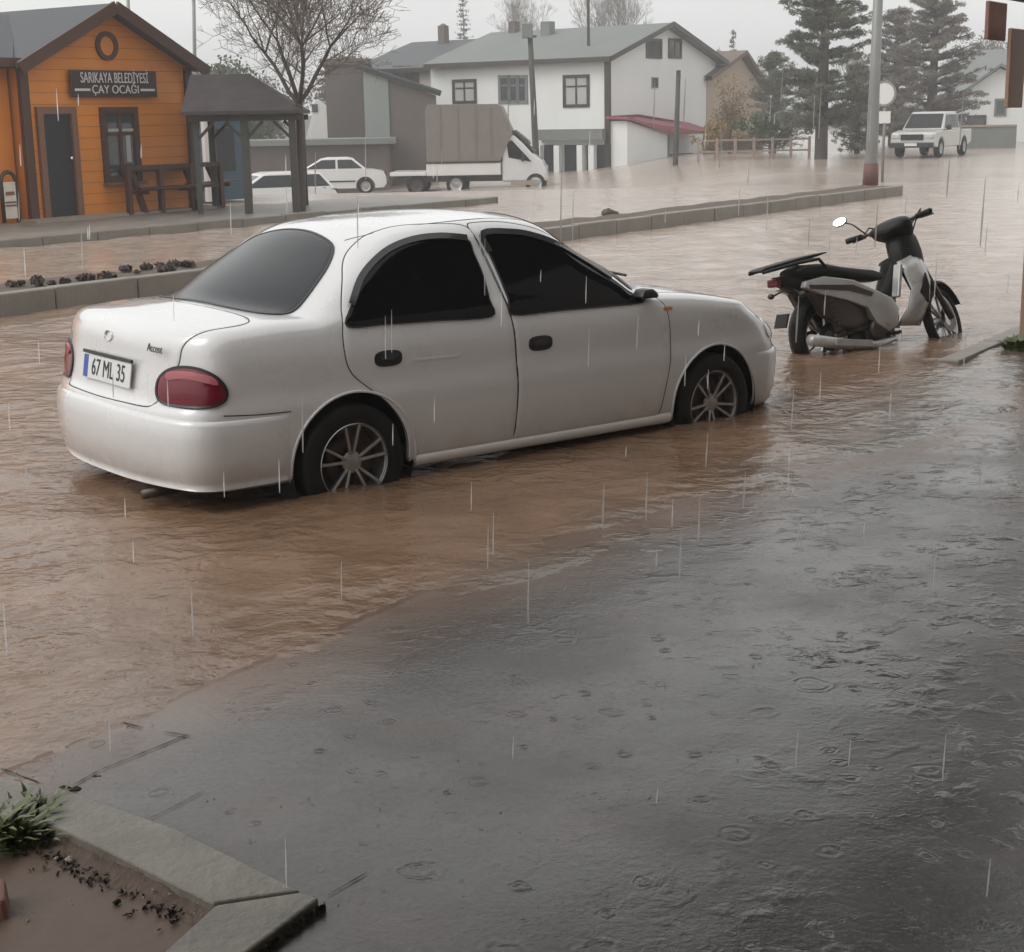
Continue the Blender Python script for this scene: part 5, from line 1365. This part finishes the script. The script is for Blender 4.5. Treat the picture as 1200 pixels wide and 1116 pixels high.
# wheel centre 1.21 ahead of the rear axle
spokewheel(fk,(.40,0,RW_-.90))
f_=MB()
for sg in(-1,1): f_.tube([(.13,sg*.075,-.16),(.28,sg*.080,-.42),(.40,sg*.082,RW_-.90)],[.024,.022,.026],10)
f_.tube([(.0,0,.12),(.12,0,-.18)],.03,10);f_.build('fork','darkmetal',fk,smooth=True)
# front mudguard
V=[];Fc=[];an=np.linspace(R(20),R(165),18)
for a in an:
    for y,rr_ in((-.062,.285),(-.05,.305),(0,.315),(.05,.305),(.062,.285)): V.append((.40+rr_*math.cos(a),y,RW_-.90+rr_*math.sin(a)))
for i in range(17):
    for j in range(4): a=i*5+j;Fc.append((a,a+1,a+6,a+5))
o=mesh('front_mudguard',V,Fc,'seatv',fk,smooth=True);sm=o.modifiers.new('thick','SOLIDIFY');sm.thickness=.006
# headlight cowl + bars
V=[]
def loft(name,secs,m,par,n=16,smooth=True):
    """secs: (x, yc, zc, half width, half height, exponent)"""
    V=[];Fc=[]
    for x,yc,zc,hw,hh,e in secs:
        for j in range(n):
            a=2*PI*j/n;c_,s_=math.cos(a),math.sin(a)
            V.append((x,yc+hw*np.sign(c_)*abs(c_)**e,zc+hh*np.sign(s_)*abs(s_)**e))
    k=len(secs)
    for i in range(k-1):
        for j in range(n): a=i*n+j;b=i*n+(j+1)%n;Fc.append((a,b,b+n,a+n))
    Fc.append(tuple(range(n))[::-1]);Fc.append(tuple((k-1)*n+j for j in range(n)))
    o=mesh(name,V,Fc,m,par,smooth=smooth);bm=bmesh.new();bm.from_mesh(o.data);bmesh.ops.recalc_face_normals(bm,faces=bm.faces);bm.to_mesh(o.data);bm.free();o.data.set_sharp_from_angle(angle=R(55));return o
loft('handlebar_cowl',[(-.12,0,.10,.06,.02,.9),(-.07,0,.115,.15,.045,.8),(.0,0,.11,.17,.075,.8),(.08,0,.09,.13,.085,.8),(.15,0,.07,.09,.065,.8),(.17,0,.065,.07,.045,.8)],'seatv',fk)
loft('headlight',[(.155,0,.065,.075,.05,.8),(.18,0,.062,.065,.045,.8),(.19,0,.06,.04,.028,.8)],'lens',fk)
b=MB();b.tube([(-.06,-.34,.13),(-.02,-.2,.13),(0,0,.115),(-.02,.2,.13),(-.06,.34,.13)],.013,8);b.build('handlebar','darkmetal',fk,smooth=True)
for sg in(-1,1):
    g=MB();g.tube([(-.065,sg*.355,.13),(-.058,sg*.345,.13),(-.035,sg*.23,.13)],[.020,.022,.020],10);g.build('grip','seatv',fk,smooth=True)
    g=MB();g.tube([(-.02,sg*.20,.125),(.035,sg*.24,.12),(.01,sg*.34,.115)],.007,6);g.build('brake_lever','darkmetal',fk,smooth=True)
mb_=MB();mb_.tube([(-.03,.20,.14),(-.06,.27,.24),(-.085,.32,.27)],.006,6);ms=mb_.build('mirror_stalk','darkmetal',fk,smooth=True)
mm=MB();mm.ball((0,0,0),.055,8,(.20,1.05,.66));mo=mm.build('mirror_shell','seatv',ms,smooth=True);mo.location=(-.09,.345,.28);mo.rotation_euler=(0,R(26),R(8))
mm=MB();mm.lathe([(.001,-.012),(.05,-.012)],(0,0,0),'x',20);m2=mm.build('mirror_face','mirror',mo);m2.scale=(1,1.05,.64)
# dark screen behind the light (steering head cover)
loft('head_cover',[(-.06,0,-.10,.05,.10,.9),(.02,0,-.06,.10,.16,.8),(.12,0,-.07,.12,.17,.8),(.20,0,-.10,.09,.15,.8),(.25,0,-.12,.04,.10,.9)],'seatv',fk)
# cables from the bars down to the head, instrument binnacle
c_=MB()
for sg in(-1,1):
    c_.tube([(-.02,sg*.24,.12),(.09,sg*.22,.19),(.14,sg*.10,.12),(.12,sg*.05,-.05)],.006,6)
    c_.tube([(.02,sg*.20,.115),(.12,sg*.16,.15),(.17,sg*.06,.04)],.005,6)
c_.build('cable','seatv',fk,smooth=True)
# leg shield: two silver wings joined over a dark centre
for sg in(-1,1):
    V=[];Fc=[]
    prof=[(.93,.83,.06,.0),(.955,.72,.13,.02),(.95,.60,.17,.03),(.93,.46,.17,.03),(.90,.34,.13,.02),(.88,.27,.10,.0)]
    bk=[(.70,.76,.09),(.72,.66,.14),(.74,.55,.175),(.70,.42,.17),(.66,.34,.13),(.64,.29,.11)]
    for (x,z,y,_),(xb,zb_,yb) in zip(prof,bk):
        for t in np.linspace(0,1,6):
            V.append((x+(xb-x)*t,sg*(y+(yb-y)*t+.03*math.sin(PI*t)),z+(zb_-z)*t))
    for i in range(5):
        for j in range(5): a=i*6+j;Fc.append((a,a+1,a+7,a+6))
    o=mesh('leg_shield',V,Fc,'silver',bike,smooth=True);q=o.modifiers.new('thick','SOLIDIFY');q.thickness=.012
    # dark intake cut
    d_=MB();d_.prism([(.80,.52),(.87,.66),(.90,.56),(.88,.44)],sg*.190,sg*.205);d_.build('shield_vent','seatv',bike)
    # silver stripe from the head to the tunnel
    st=MB();st.bar((.70,sg*.10,.74),(.63,sg*.12,.50),.03,.07,up=(0,1,0));st.build('tunnel_trim','silver',bike,bevel=.008)
    # side panel
    sp_=MB();sp_.prism([(-.28,.68),(-.10,.705),(.18,.66),(.42,.56),(.56,.50),(.62,.42),(.60,.30),(.50,.26),(.38,.33),(.30,.45),(.10,.52),(-.16,.585),(-.30,.64)],sg*.10,sg*.158,inset=.06);sp_.build('side_panel','silver',bike,auto=50,bevel=.006)
    dk=MB();dk.prism([(-.26,.655),(.16,.625),(.36,.555),(.34,.53),(.12,.585),(-.25,.625)],sg*.157,sg*.163);dk.build('panel_stripe','maroon',bike)
    lw=MB();lw.prism([(-.22,.60),(.10,.53),(.30,.46),(.33,.36),(.20,.30),(.05,.34),(-.12,.44)],sg*.06,sg*.13,inset=.06);lw.build('lower_panel','maroon',bike,auto=50)
    # swingarm, shock
    s_=MB();s_.tube([(0,sg*.095,RW_),(.20,sg*.10,RW_+.03),(.42,sg*.08,RW_+.05)],[.022,.025,.03],8);s_.build('swingarm','darkmetal',bike,smooth=True)
    s_=MB();s_.tube([(.02,sg*.12,RW_+.04),(-.06,sg*.12,.58)],[.026,.026],10)
    for k in range(7): s_.lathe([(.024,-.006),(.034,0),(.024,.006)],(.02-.08*(k+1)/8.,sg*.12,RW_+.04+.27*(k+1)/8.),'z',12)
    s_.build('shock_absorber','darkmetal',bike)
    # footpeg
    MB().tube([(.50,sg*.10,.24),(.50,sg*.26,.25)],.014,8).build('footpeg','seatv',bike)
    MB().tube([(.12,sg*.10,.30),(.08,sg*.24,.31)],.012,8).build('pillion_peg','seatv',bike)
# frame spine + engine
b=MB();b.tube([(.82,0,.80),(.66,0,.52),(.48,0,.42),(.20,0,.50),(-.25,0,.60)],[.04,.06,.06,.05,.03],10);b.build('frame','seatv',bike,smooth=True)
b=MB();b.box((.44,0,.30),(.26,.20,.18));b.tube([(.50,0,.33),(.70,0,.36)],[.075,.065],14)
for k in range(6): b.lathe([(.055,-.004),(.085,-.004),(.085,.004),(.055,.004)],(.56+.025*k,0,.342+.004*k),'x',14)
for sg in(-1,1): b.lathe([(.001,sg*.15),(.07,sg*.15),(.085,sg*.13),(.09,sg*.08)],(.42,0,.29),'y',20)
b.build('engine','darkmetal',bike,auto=40,bevel=.01)
# exhaust, silver, low on the right side
b=MB();b.tube([(.62,-.07,.28),(.58,-.12,.20),(.35,-.15,.175),(.10,-.16,.20),(-.30,-.165,.27)],[.018,.020,.030,.040,.042],12);b.build('exhaust_pipe','silver',bike,smooth=True)
b=MB();b.bar((.28,-.19,.19),(-.10,-.21,.235),.012,.05);b.build('exhaust_guard','silver',bike,bevel=.004)
# chain cover left
MB().prism([(-.08,.24),(.36,.27),(.38,.33),(.1,.34),(-.08,.32)],.10,.125,inset=.05).build('chain_cover','darkmetal',bike)
# seat
loft('seat',[(-.30,0,.745,.09,.030,.7),(-.22,0,.755,.125,.045,.7),(-.02,0,.750,.135,.050,.7),(.12,0,.725,.13,.045,.7),(.30,0,.695,.125,.048,.7),(.48,0,.675,.10,.045,.7),(.58,0,.665,.06,.025,.7)],'seatv',bike)
# tail, rear mudguard, lamp, plate
loft('tail_unit',[(-.44,0,.70,.04,.03,.8),(-.34,0,.69,.075,.05,.8),(-.20,0,.66,.10,.06,.8),(.0,0,.62,.10,.06,.8)],'seatv',bike)
MB().box((-.44,0,.69),(.05,.11,.06)).build('tail_light','tail',bike,bevel=.015)
V=[];Fc=[];an=np.linspace(R(75),R(205),14)
for a in an:
    for y,rr_ in((-.07,.285),(0,.32),(.07,.285)): V.append((rr_*math.cos(a),y,RW_+.03+rr_*math.sin(a)))
for i in range(13):
    for j in range(2): a=i*3+j;Fc.append((a,a+1,a+4,a+3))
o=mesh('rear_mudguard',V,Fc,'seatv',bike,smooth=True);q=o.modifiers.new('t','SOLIDIFY');q.thickness=.006
b=MB();b.box((-.40,0,.42),(.015,.12,.10),ry=R(22));b.build('number_plate','seatv',bike)
for sg in(-1,1):
    b=MB();b.tube([(-.30,sg*.04,.64),(-.33,sg*.15,.60)],.008,6);b.ball((-.335,sg*.16,.60),.024,6,(1,1.2,.9));b.build('turn_signal','amber' if 0 else 'darkmetal',bike)
# side stand, rear rack
MB().tube([(.36,.09,.24),(.34,.26,.02),(.35,.30,-.01)],.011,8).build('side_stand','darkmetal',bike,smooth=True)
b=MB()
for sg in(-1,1):
    b.tube([(-.02,sg*.12,.74),(-.12,sg*.13,.83),(-.30,sg*.12,.815),(-.60,sg*.07,.77)],.012,8)
for x,z in((-.15,.832),(-.25,.822),(-.35,.81),(-.45,.795),(-.55,.78)): b.tube([(x,-.12,z),(x,.12,z)],.009,6)
b.build('rear_rack','seatv',bike,smooth=True)
b=MB();b.prism([(-.10,.845),(.02,.868),(.03,.878),(-.2,.856),(-.58,.800),(-.62,.785),(-.6,.778)],-.07,.07,inset=.02);b.build('rack_plate','seatv',bike,auto=50)

# ------------------------------------------------------------------ shop canopy along the pavement (its post shows at the right edge)
M['postw']=mat('orange brown varnished post',(.33,.22,.15),.6,noise=(3,(.26,.16,.11),.3),stretch=(3,3,.5))
M['eave']=mat('dark brown eave board',(.05,.018,.010),.6)
M['redpan']=mat('faded brick red board',(.30,.17,.13),.7,noise=(5,(.16,.07,.055),.25))
M['soffit']=mat('brown canopy underside',(.10,.065,.045),.8,noise=(2,(.07,.045,.03),.3))
M['unseenwall']=mat('dull unseen shop wall',(.36,.33,.31),.8,noise=(1,(.30,.275,.255),.3))
pp=gnd(1204,392,.05);ps_,pd_=sd(pp)
cn=empty('shop_canopy',K0+ED*ps_+ND*pd_,ROADANG,'brown timber canopy with orange brown post at the right edge','canopy')
ze_=at(1196,6,pp.y).z
MB().box((0.0,-.02,ze_/2-.1),(.13,.13,ze_+.2)).build('post','postw',cn,bevel=.01)
MB().box((-7.2,.03,ze_+.10),(17,.07,.20)).build('fascia','eave',cn)
mb=MB();mb.box((-3.4,-.55,ze_+.23),(9.4,1.1,.06));mb.build('eave_roof','soffit',cn);mb=MB();mb.box((-12.1,-2.05,ze_+.23),(7.6,4.1,.06));mb.build('canopy_roof','soffit',cn)
x,z=(lambda p:((p-cn.location).dot(ED),p.z))(at(1165,30,pp.y-.3))
a=at(1150,3,pp.y+.1);b=at(1184,47,pp.y+.1)
_v=((a+b)/2)-cn.location;MB().box((_v.dot(ED),_v.dot(Vector((-ED.y,ED.x,0))),(a.z+b.z)/2),(.42,.03,abs(a.z-b.z))).build('hanging_board','redpan',cn,bevel=.006)
a=at(1183,34,pp.y+.1);b=at(1213,126,pp.y+.1);_v=((a+b)/2)-cn.location;MB().box((_v.dot(ED),_v.dot(Vector((-ED.y,ED.x,0)))+.05,(a.z+b.z)/2),(.36,.03,abs(a.z-b.z))).build('side_panel','postw',cn,bevel=.006)
sw=empty('unseen_shop_wall',K0+ED*(ps_-9)+ND*4.45,ROADANG,'unseen dull shop wall, tall and close to darken the car side','building')
MB().box((1.5,-.1,3.3),(23,.2,7.0)).build('wall','unseenwall',sw)  # out of view; made tall and close to darken the car's near side
# clump of green plant at the foot of the post
def weed(base,n,h,label,seed,name='weed_clump',m='leafw',wd=.012,spread=.5):
    rr=random.Random(seed);root=empty(name,base,0,label,'plant');V=[];Fc=[]
    for k in range(n):
        a=rr.uniform(0,6.28);r_=rr.uniform(0,.05+h*.4);x,y=r_*math.cos(a),r_*math.sin(a);hh=h*rr.uniform(.4,1.);lx,ly=math.cos(a)*spread*hh*rr.uniform(.3,1.3),math.sin(a)*spread*hh*rr.uniform(.3,1.3)
        w_=wd*rr.uniform(.6,1.5);px_,py_=-math.sin(a)*w_,math.cos(a)*w_
        b=len(V);S=5
        for i in range(S+1):
            t=i/S;q=(x+lx*t*t,y+ly*t*t,hh*(t-.35*t*t*rr.uniform(.8,1.2)));ww=math.sin(PI*min(1,t*.85+.12))
            V+=[(q[0]-px_*ww,q[1]-py_*ww,q[2]),(q[0]+px_*ww,q[1]+py_*ww,q[2])]
        for i in range(S): c=b+2*i;Fc.append((c,c+1,c+3,c+2))
    mesh('foliage',V,Fc,m,root);return root
M['leafw']=mat('wet green weed',(.065,.09,.025),.45,noise=(20,(.12,.14,.05),.3))
q=gnd(1192,410,.0);weed(q,110,.14,'small dark green plant at the foot of the canopy post',3,wd=.02,spread=.9)

# ------------------------------------------------------------------ planter edging at lower left
ZP=.055
def slab(name,label,pts,z1=ZP,th=.16,m='edging',par=None,bev=.006):
    ps=[gnd(a,b,z1) for a,b in pts];c=sum(ps,Vector())/len(ps)
    r=empty('edging_stone',(c.x,c.y,0),0,label,'kerb stone','edging stones of the planter')
    n=len(ps);V=[(p.x-c.x,p.y-c.y,z1-th) for p in ps]+[(p.x-c.x,p.y-c.y,z1) for p in ps]
    Fc=[tuple(range(n))[::-1],tuple(range(n,2*n))]+[(i,(i+1)%n,n+(i+1)%n,n+i) for i in range(n)]
    o=mesh('stone',V,Fc,m,r);bm=bmesh.new();bm.from_mesh(o.data);bmesh.ops.recalc_face_normals(bm,faces=bm.faces);bm.to_mesh(o.data);bm.free()
    b=o.modifiers.new('b','BEVEL');b.width=bev;b.segments=2
    return r
def tapered(pts,k=0): return pts
slab('a','long pale edging stone running down to the planter corner',[(66,921),(210,972),(352,1043),(250,1058),(140,1003),(51,962)])
slab('b','edging stone at the planter corner with a mossy dark outer side',[(354.5,1044.5),(374,1052),(255,1140),(165,1140),(253,1060)],th=.20)
slab('c','short pale edging stone at the left edge with a weed against it',[(-40,898),(48,922),(44,940),(20,955),(-40,962)])
# mossy crust on the outer face of the corner stone
a=gnd(376,1053,ZP);b=gnd(256,1142,ZP);D=(b-a);Ln=D.length;D.normalize();Nn=Vector((-D.y,D.x,0))
if Nn.x<0: Nn=-Nn
V=[];Fc=[];nx,nz=60,12
for i in range(nx+1):
    for j in range(nz+1):
        z=ZP-.004-.11*j/nz;q=a+D*(Ln*i/nx)+Nn*(.004+.012*random.random()+.02*j/nz);V.append((q.x,q.y,z))
for i in range(nx):
    for j in range(nz): c=i*(nz+1)+j;Fc.append((c,c+1,c+nz+2,c+nz+1))
o=mesh('moss',V,Fc,'moss',smooth=True);tag(o,'dark mossy crust on the outer side of the corner stone','moss',kind='stuff')
# puddle and soil inside the planter
V=[];Fc=[];n=70;x0,x1,y0,y1=-2.0,-.3,2.3,4.05
xs=np.linspace(-2.2,-.35,n);ys=np.linspace(2.4,4.1,n);XX,YY=np.meshgrid(xs,ys)
i0=[gnd(a,b,ZP) for a,b in((66,940),(250,1062),(330,1048))]
A=gnd(51,962,ZP);B=gnd(250,1058,ZP);D1=(B-A).normalized();N1=Vector((-D1.y,D1.x,0))
if N1.y>0:N1=-N1
dist=(XX-A.x)*N1.x+(YY-A.y)*N1.y
C=gnd(165,1140,ZP);D2=(C-B).normalized();N2=Vector((-D2.y,D2.x,0))
if N2.x>0:N2=-N2
dist2=(XX-B.x)*N2.x+(YY-B.y)*N2.y
ZZ=.002+.05*np.exp(-np.clip(dist,0,9)/.035)*fbm(XX*14,YY*14,4,2)*1.3+.010*(fbm(XX*8,YY*8,4,6)-.5)
kp=(dist>-.06)&(dist2>-.06)&(YY<4.05)
o=gridmesh('planter_soil',XX,YY,ZZ,M['earth'],keep=kp);tag(o,kind='structure');o.name='soil'
# shallow muddy water standing on the soil
xs=np.linspace(-2.2,-.35,110);ys=np.linspace(2.4,4.1,110);XX,YY=np.meshgrid(xs,ys)
dist=(XX-A.x)*N1.x+(YY-A.y)*N1.y;dist2=(XX-B.x)*N2.x+(YY-B.y)*N2.y
o=gridmesh('puddle',XX,YY,.0115+.0012*fbm(XX*18,YY*18,3,9),M['mud'],keep=(dist>-.03)&(dist2>-.03));tag(o,kind='structure')
# weeds and grass against the edging
M['grassw']=mat('wet grass',(.075,.11,.025),.5,noise=(12,(.11,.12,.045),.3))
weed(gnd(22,988,.012),85,.10,'green weed growing in the planter against the edging',5,wd=.008,spread=1.2)
weed(gnd(45,950,.03),40,.07,'small tuft of grass in the gap between edging stones',6,m='grassw',wd=.004)
weed(gnd(-4,982,.012),80,.11,'leafy weed at the left edge of the picture beside the short stone',7,wd=.010,spread=1.)
def scatter(name,label,cat,pts,m,size,flat=.5,seed=1,z=0.0,grp=None,kind=None):
    rr=random.Random(seed);mb=MB()
    for p in pts:
        s_=size*rr.uniform(.6,1.4);k=len(mb.v);mb.ball((p.x,p.y,p.z+z),s_,4,(1,rr.uniform(.6,1),flat))
        for i in range(k,len(mb.v)): mb.v[i]+=Vector((rr.gauss(0,.12),rr.gauss(0,.12),rr.gauss(0,.08)))*s_
    o=mb.build(name,m,smooth=True);tag(o,label,cat,grp,kind);return o
M['pebble']=mat('pale pebble',(.34,.31,.27),.5)
M['litter']=mat('dark leaf litter',(.03,.022,.016),.8)
rs=random.Random(4)
pts=[gnd(rs.uniform(60,245),0,.03) if 0 else None for _ in range(0)]
L1=[A+D1*rs.uniform(.02,(B-A).length*.95)+N1*abs(rs.gauss(.03,.03)) for _ in range(150)]
for p in L1:p.z=.018
o=leafcloud('litter',M['litter'],None,[((p.x,p.y,.018),.006+.006*rs.random()) for p in L1],520,.013,3,flat=.35);tag(o,'dark soil crumbs and leaf litter along the inner edge of the planter','litter',kind='stuff')
for k,(px,py,s_,lb) in enumerate(((200,1049,.012,'small white stone lying by the inner edge of the planter'),(66,1006,.008,'tiny pale stone in the planter near the weed'),(82,1008,.008,'tiny pale stone beside the other near the weed'))):
    p=gnd(px,py,.022);r=scatter('pebble',lb,'pebble',[Vector((0,0,0))],'pebble',s_,.7,seed=20+k);r.location=p
# dark clod in the gap by the slab joint, leaf bits
for k,(px,py,s_,lb) in enumerate(((80,927,.017,'dark clod of leaves in the gap beside the edging stone'),(113,911,.007,'small dark leaf lying on the pavement joint'))):
    p=gnd(px,py,.01);r=scatter('leaf_clod',lb,'leaf debris',[Vector((0,0,0)),Vector((s_,s_*.4,0)),Vector((-s_*.8,s_*.5,0))],'litter',s_,.5,seed=30+k);r.location=p
# dark stone block at bottom left corner of the planter
bp_=gnd(5,1052,.04);r=empty('rubble_block',bp_,.3,'dark reddish block lying in the bottom left corner of the planter','stone')
MB().box((-.05,0,-.02),(.12,.10,.09),rx=.1,taper=.9).build('block','redpan',r,bevel=.01)
# debris on the median
M['trash']=mat('wet dark plant debris',(.05,.035,.03),.7,noise=(8,(.12,.09,.075),.3))
pts=[]
for k in range(420):
    s_=rs.uniform(1.0,7.5);p=MK0+MD*s_+MN*rs.uniform(.2,1.0);p.z=.20+rs.uniform(0,.05);pts.append(p)
cl=[((MK0+MD*q+MN*rs.uniform(.3,.9)),rs.uniform(.03,.11)) for q in [rs.uniform(1.,8.6) for _ in range(46)]]
o=leafcloud('debris',M['trash'],None,[((p.x,p.y,.21),r_) for p,r_ in cl],5200,.055,8,flat=.45);tag(o,'wet plant debris strewn along the top of the median','debris',kind='stuff')
for k,(px,py,lb) in enumerate(((712,244,'dark stone lying on the long kerb behind the car roof'),)):
    p=gnd(px,py+6,.2);r=scatter('stone',lb,'stone',[Vector((0,0,0)),Vector((.10,.02,-.01))],'trash',.11,.6,seed=40);r.location=p
# ------------------------------------------------------------------ falling rain: thin drops close to the camera
Mr=bpy.data.materials.new('rain drop');Mr.use_nodes=True;t=Mr.node_tree;t.nodes.clear()
o_=N(t,'ShaderNodeOutputMaterial');tl_=N(t,'ShaderNodeBsdfTranslucent',Color=(.95,.95,.95,1));df=N(t,'ShaderNodeBsdfDiffuse',Color=(.95,.95,.95,1));tp_=N(t,'ShaderNodeBsdfTransparent')
m1=N(t,'ShaderNodeMixShader');m2_=N(t,'ShaderNodeMixShader',Fac=.5);t.links.new(tl_.outputs[0],m1.inputs[1]);t.links.new(df.outputs[0],m1.inputs[2]);t.links.new(tp_.outputs[0],m2_.inputs[1]);t.links.new(m1.outputs[0],m2_.inputs[2]);t.links.new(m2_.outputs[0],o_.inputs[0]);M['rain']=Mr
rmb=MB();rs=random.Random(77)
for k in range(210):
    Y=rs.uniform(2.2,9);px=rs.uniform(0,1200);py=rs.uniform(120,1100);p=at(px,py,Y)
    if p.z<.15: continue
    l=rs.uniform(.04,.12)*(1 if Y<6 else 1.4);r_=.0011+.00026*Y
    rmb.tube([tuple(p),tuple(p+Vector((.001,0,l*.4))),tuple(p+Vector((.003,0,l)))],[r_*.6,r_,r_*.3],4,cap=False)
o=rmb.build('rain','rain');tag(o,'thin falling rain drops','rain',kind='stuff')
# splashes on the wet surfaces
smb=MB()
for k in range(260):
    px=rs.uniform(0,1200);py=rs.uniform(430,1100);p=gnd(px,py,.004)
    n=rs.randint(2,5);s_=rs.uniform(.002,.0045)
    for j in range(n): smb.ball(tuple(p+Vector((rs.gauss(0,.014),rs.gauss(0,.014),rs.uniform(.0,.03)))),s_*rs.uniform(.4,1),3)
M['drop']=mat('splash droplets',(.5,.48,.46),.05,trans=.7)
o=smb.build('splash','drop',smooth=True);tag(o,'small rain splashes on water and pavement','splash',kind='stuff')

# ------------------------------------------------------------------ rain-thick air
hz_=MB().box((0,180,5.2),(830,500,15.4)).build('haze','rain');tag(hz_,'thin rain haze in the air','haze',kind='stuff')
Mh=bpy.data.materials.new('rain haze');Mh.use_nodes=True;t=Mh.node_tree;t.nodes.clear();o_=N(t,'ShaderNodeOutputMaterial');pv_=t.nodes.new('ShaderNodeVolumePrincipled')
pv_.inputs['Color'].default_value=(.93,.93,.93,1);pv_.inputs['Density'].default_value=.0028;pv_.inputs['Anisotropy'].default_value=.2
t.links.new(pv_.outputs[0],o_.inputs['Volume']);hz_.data.materials[0]=Mh
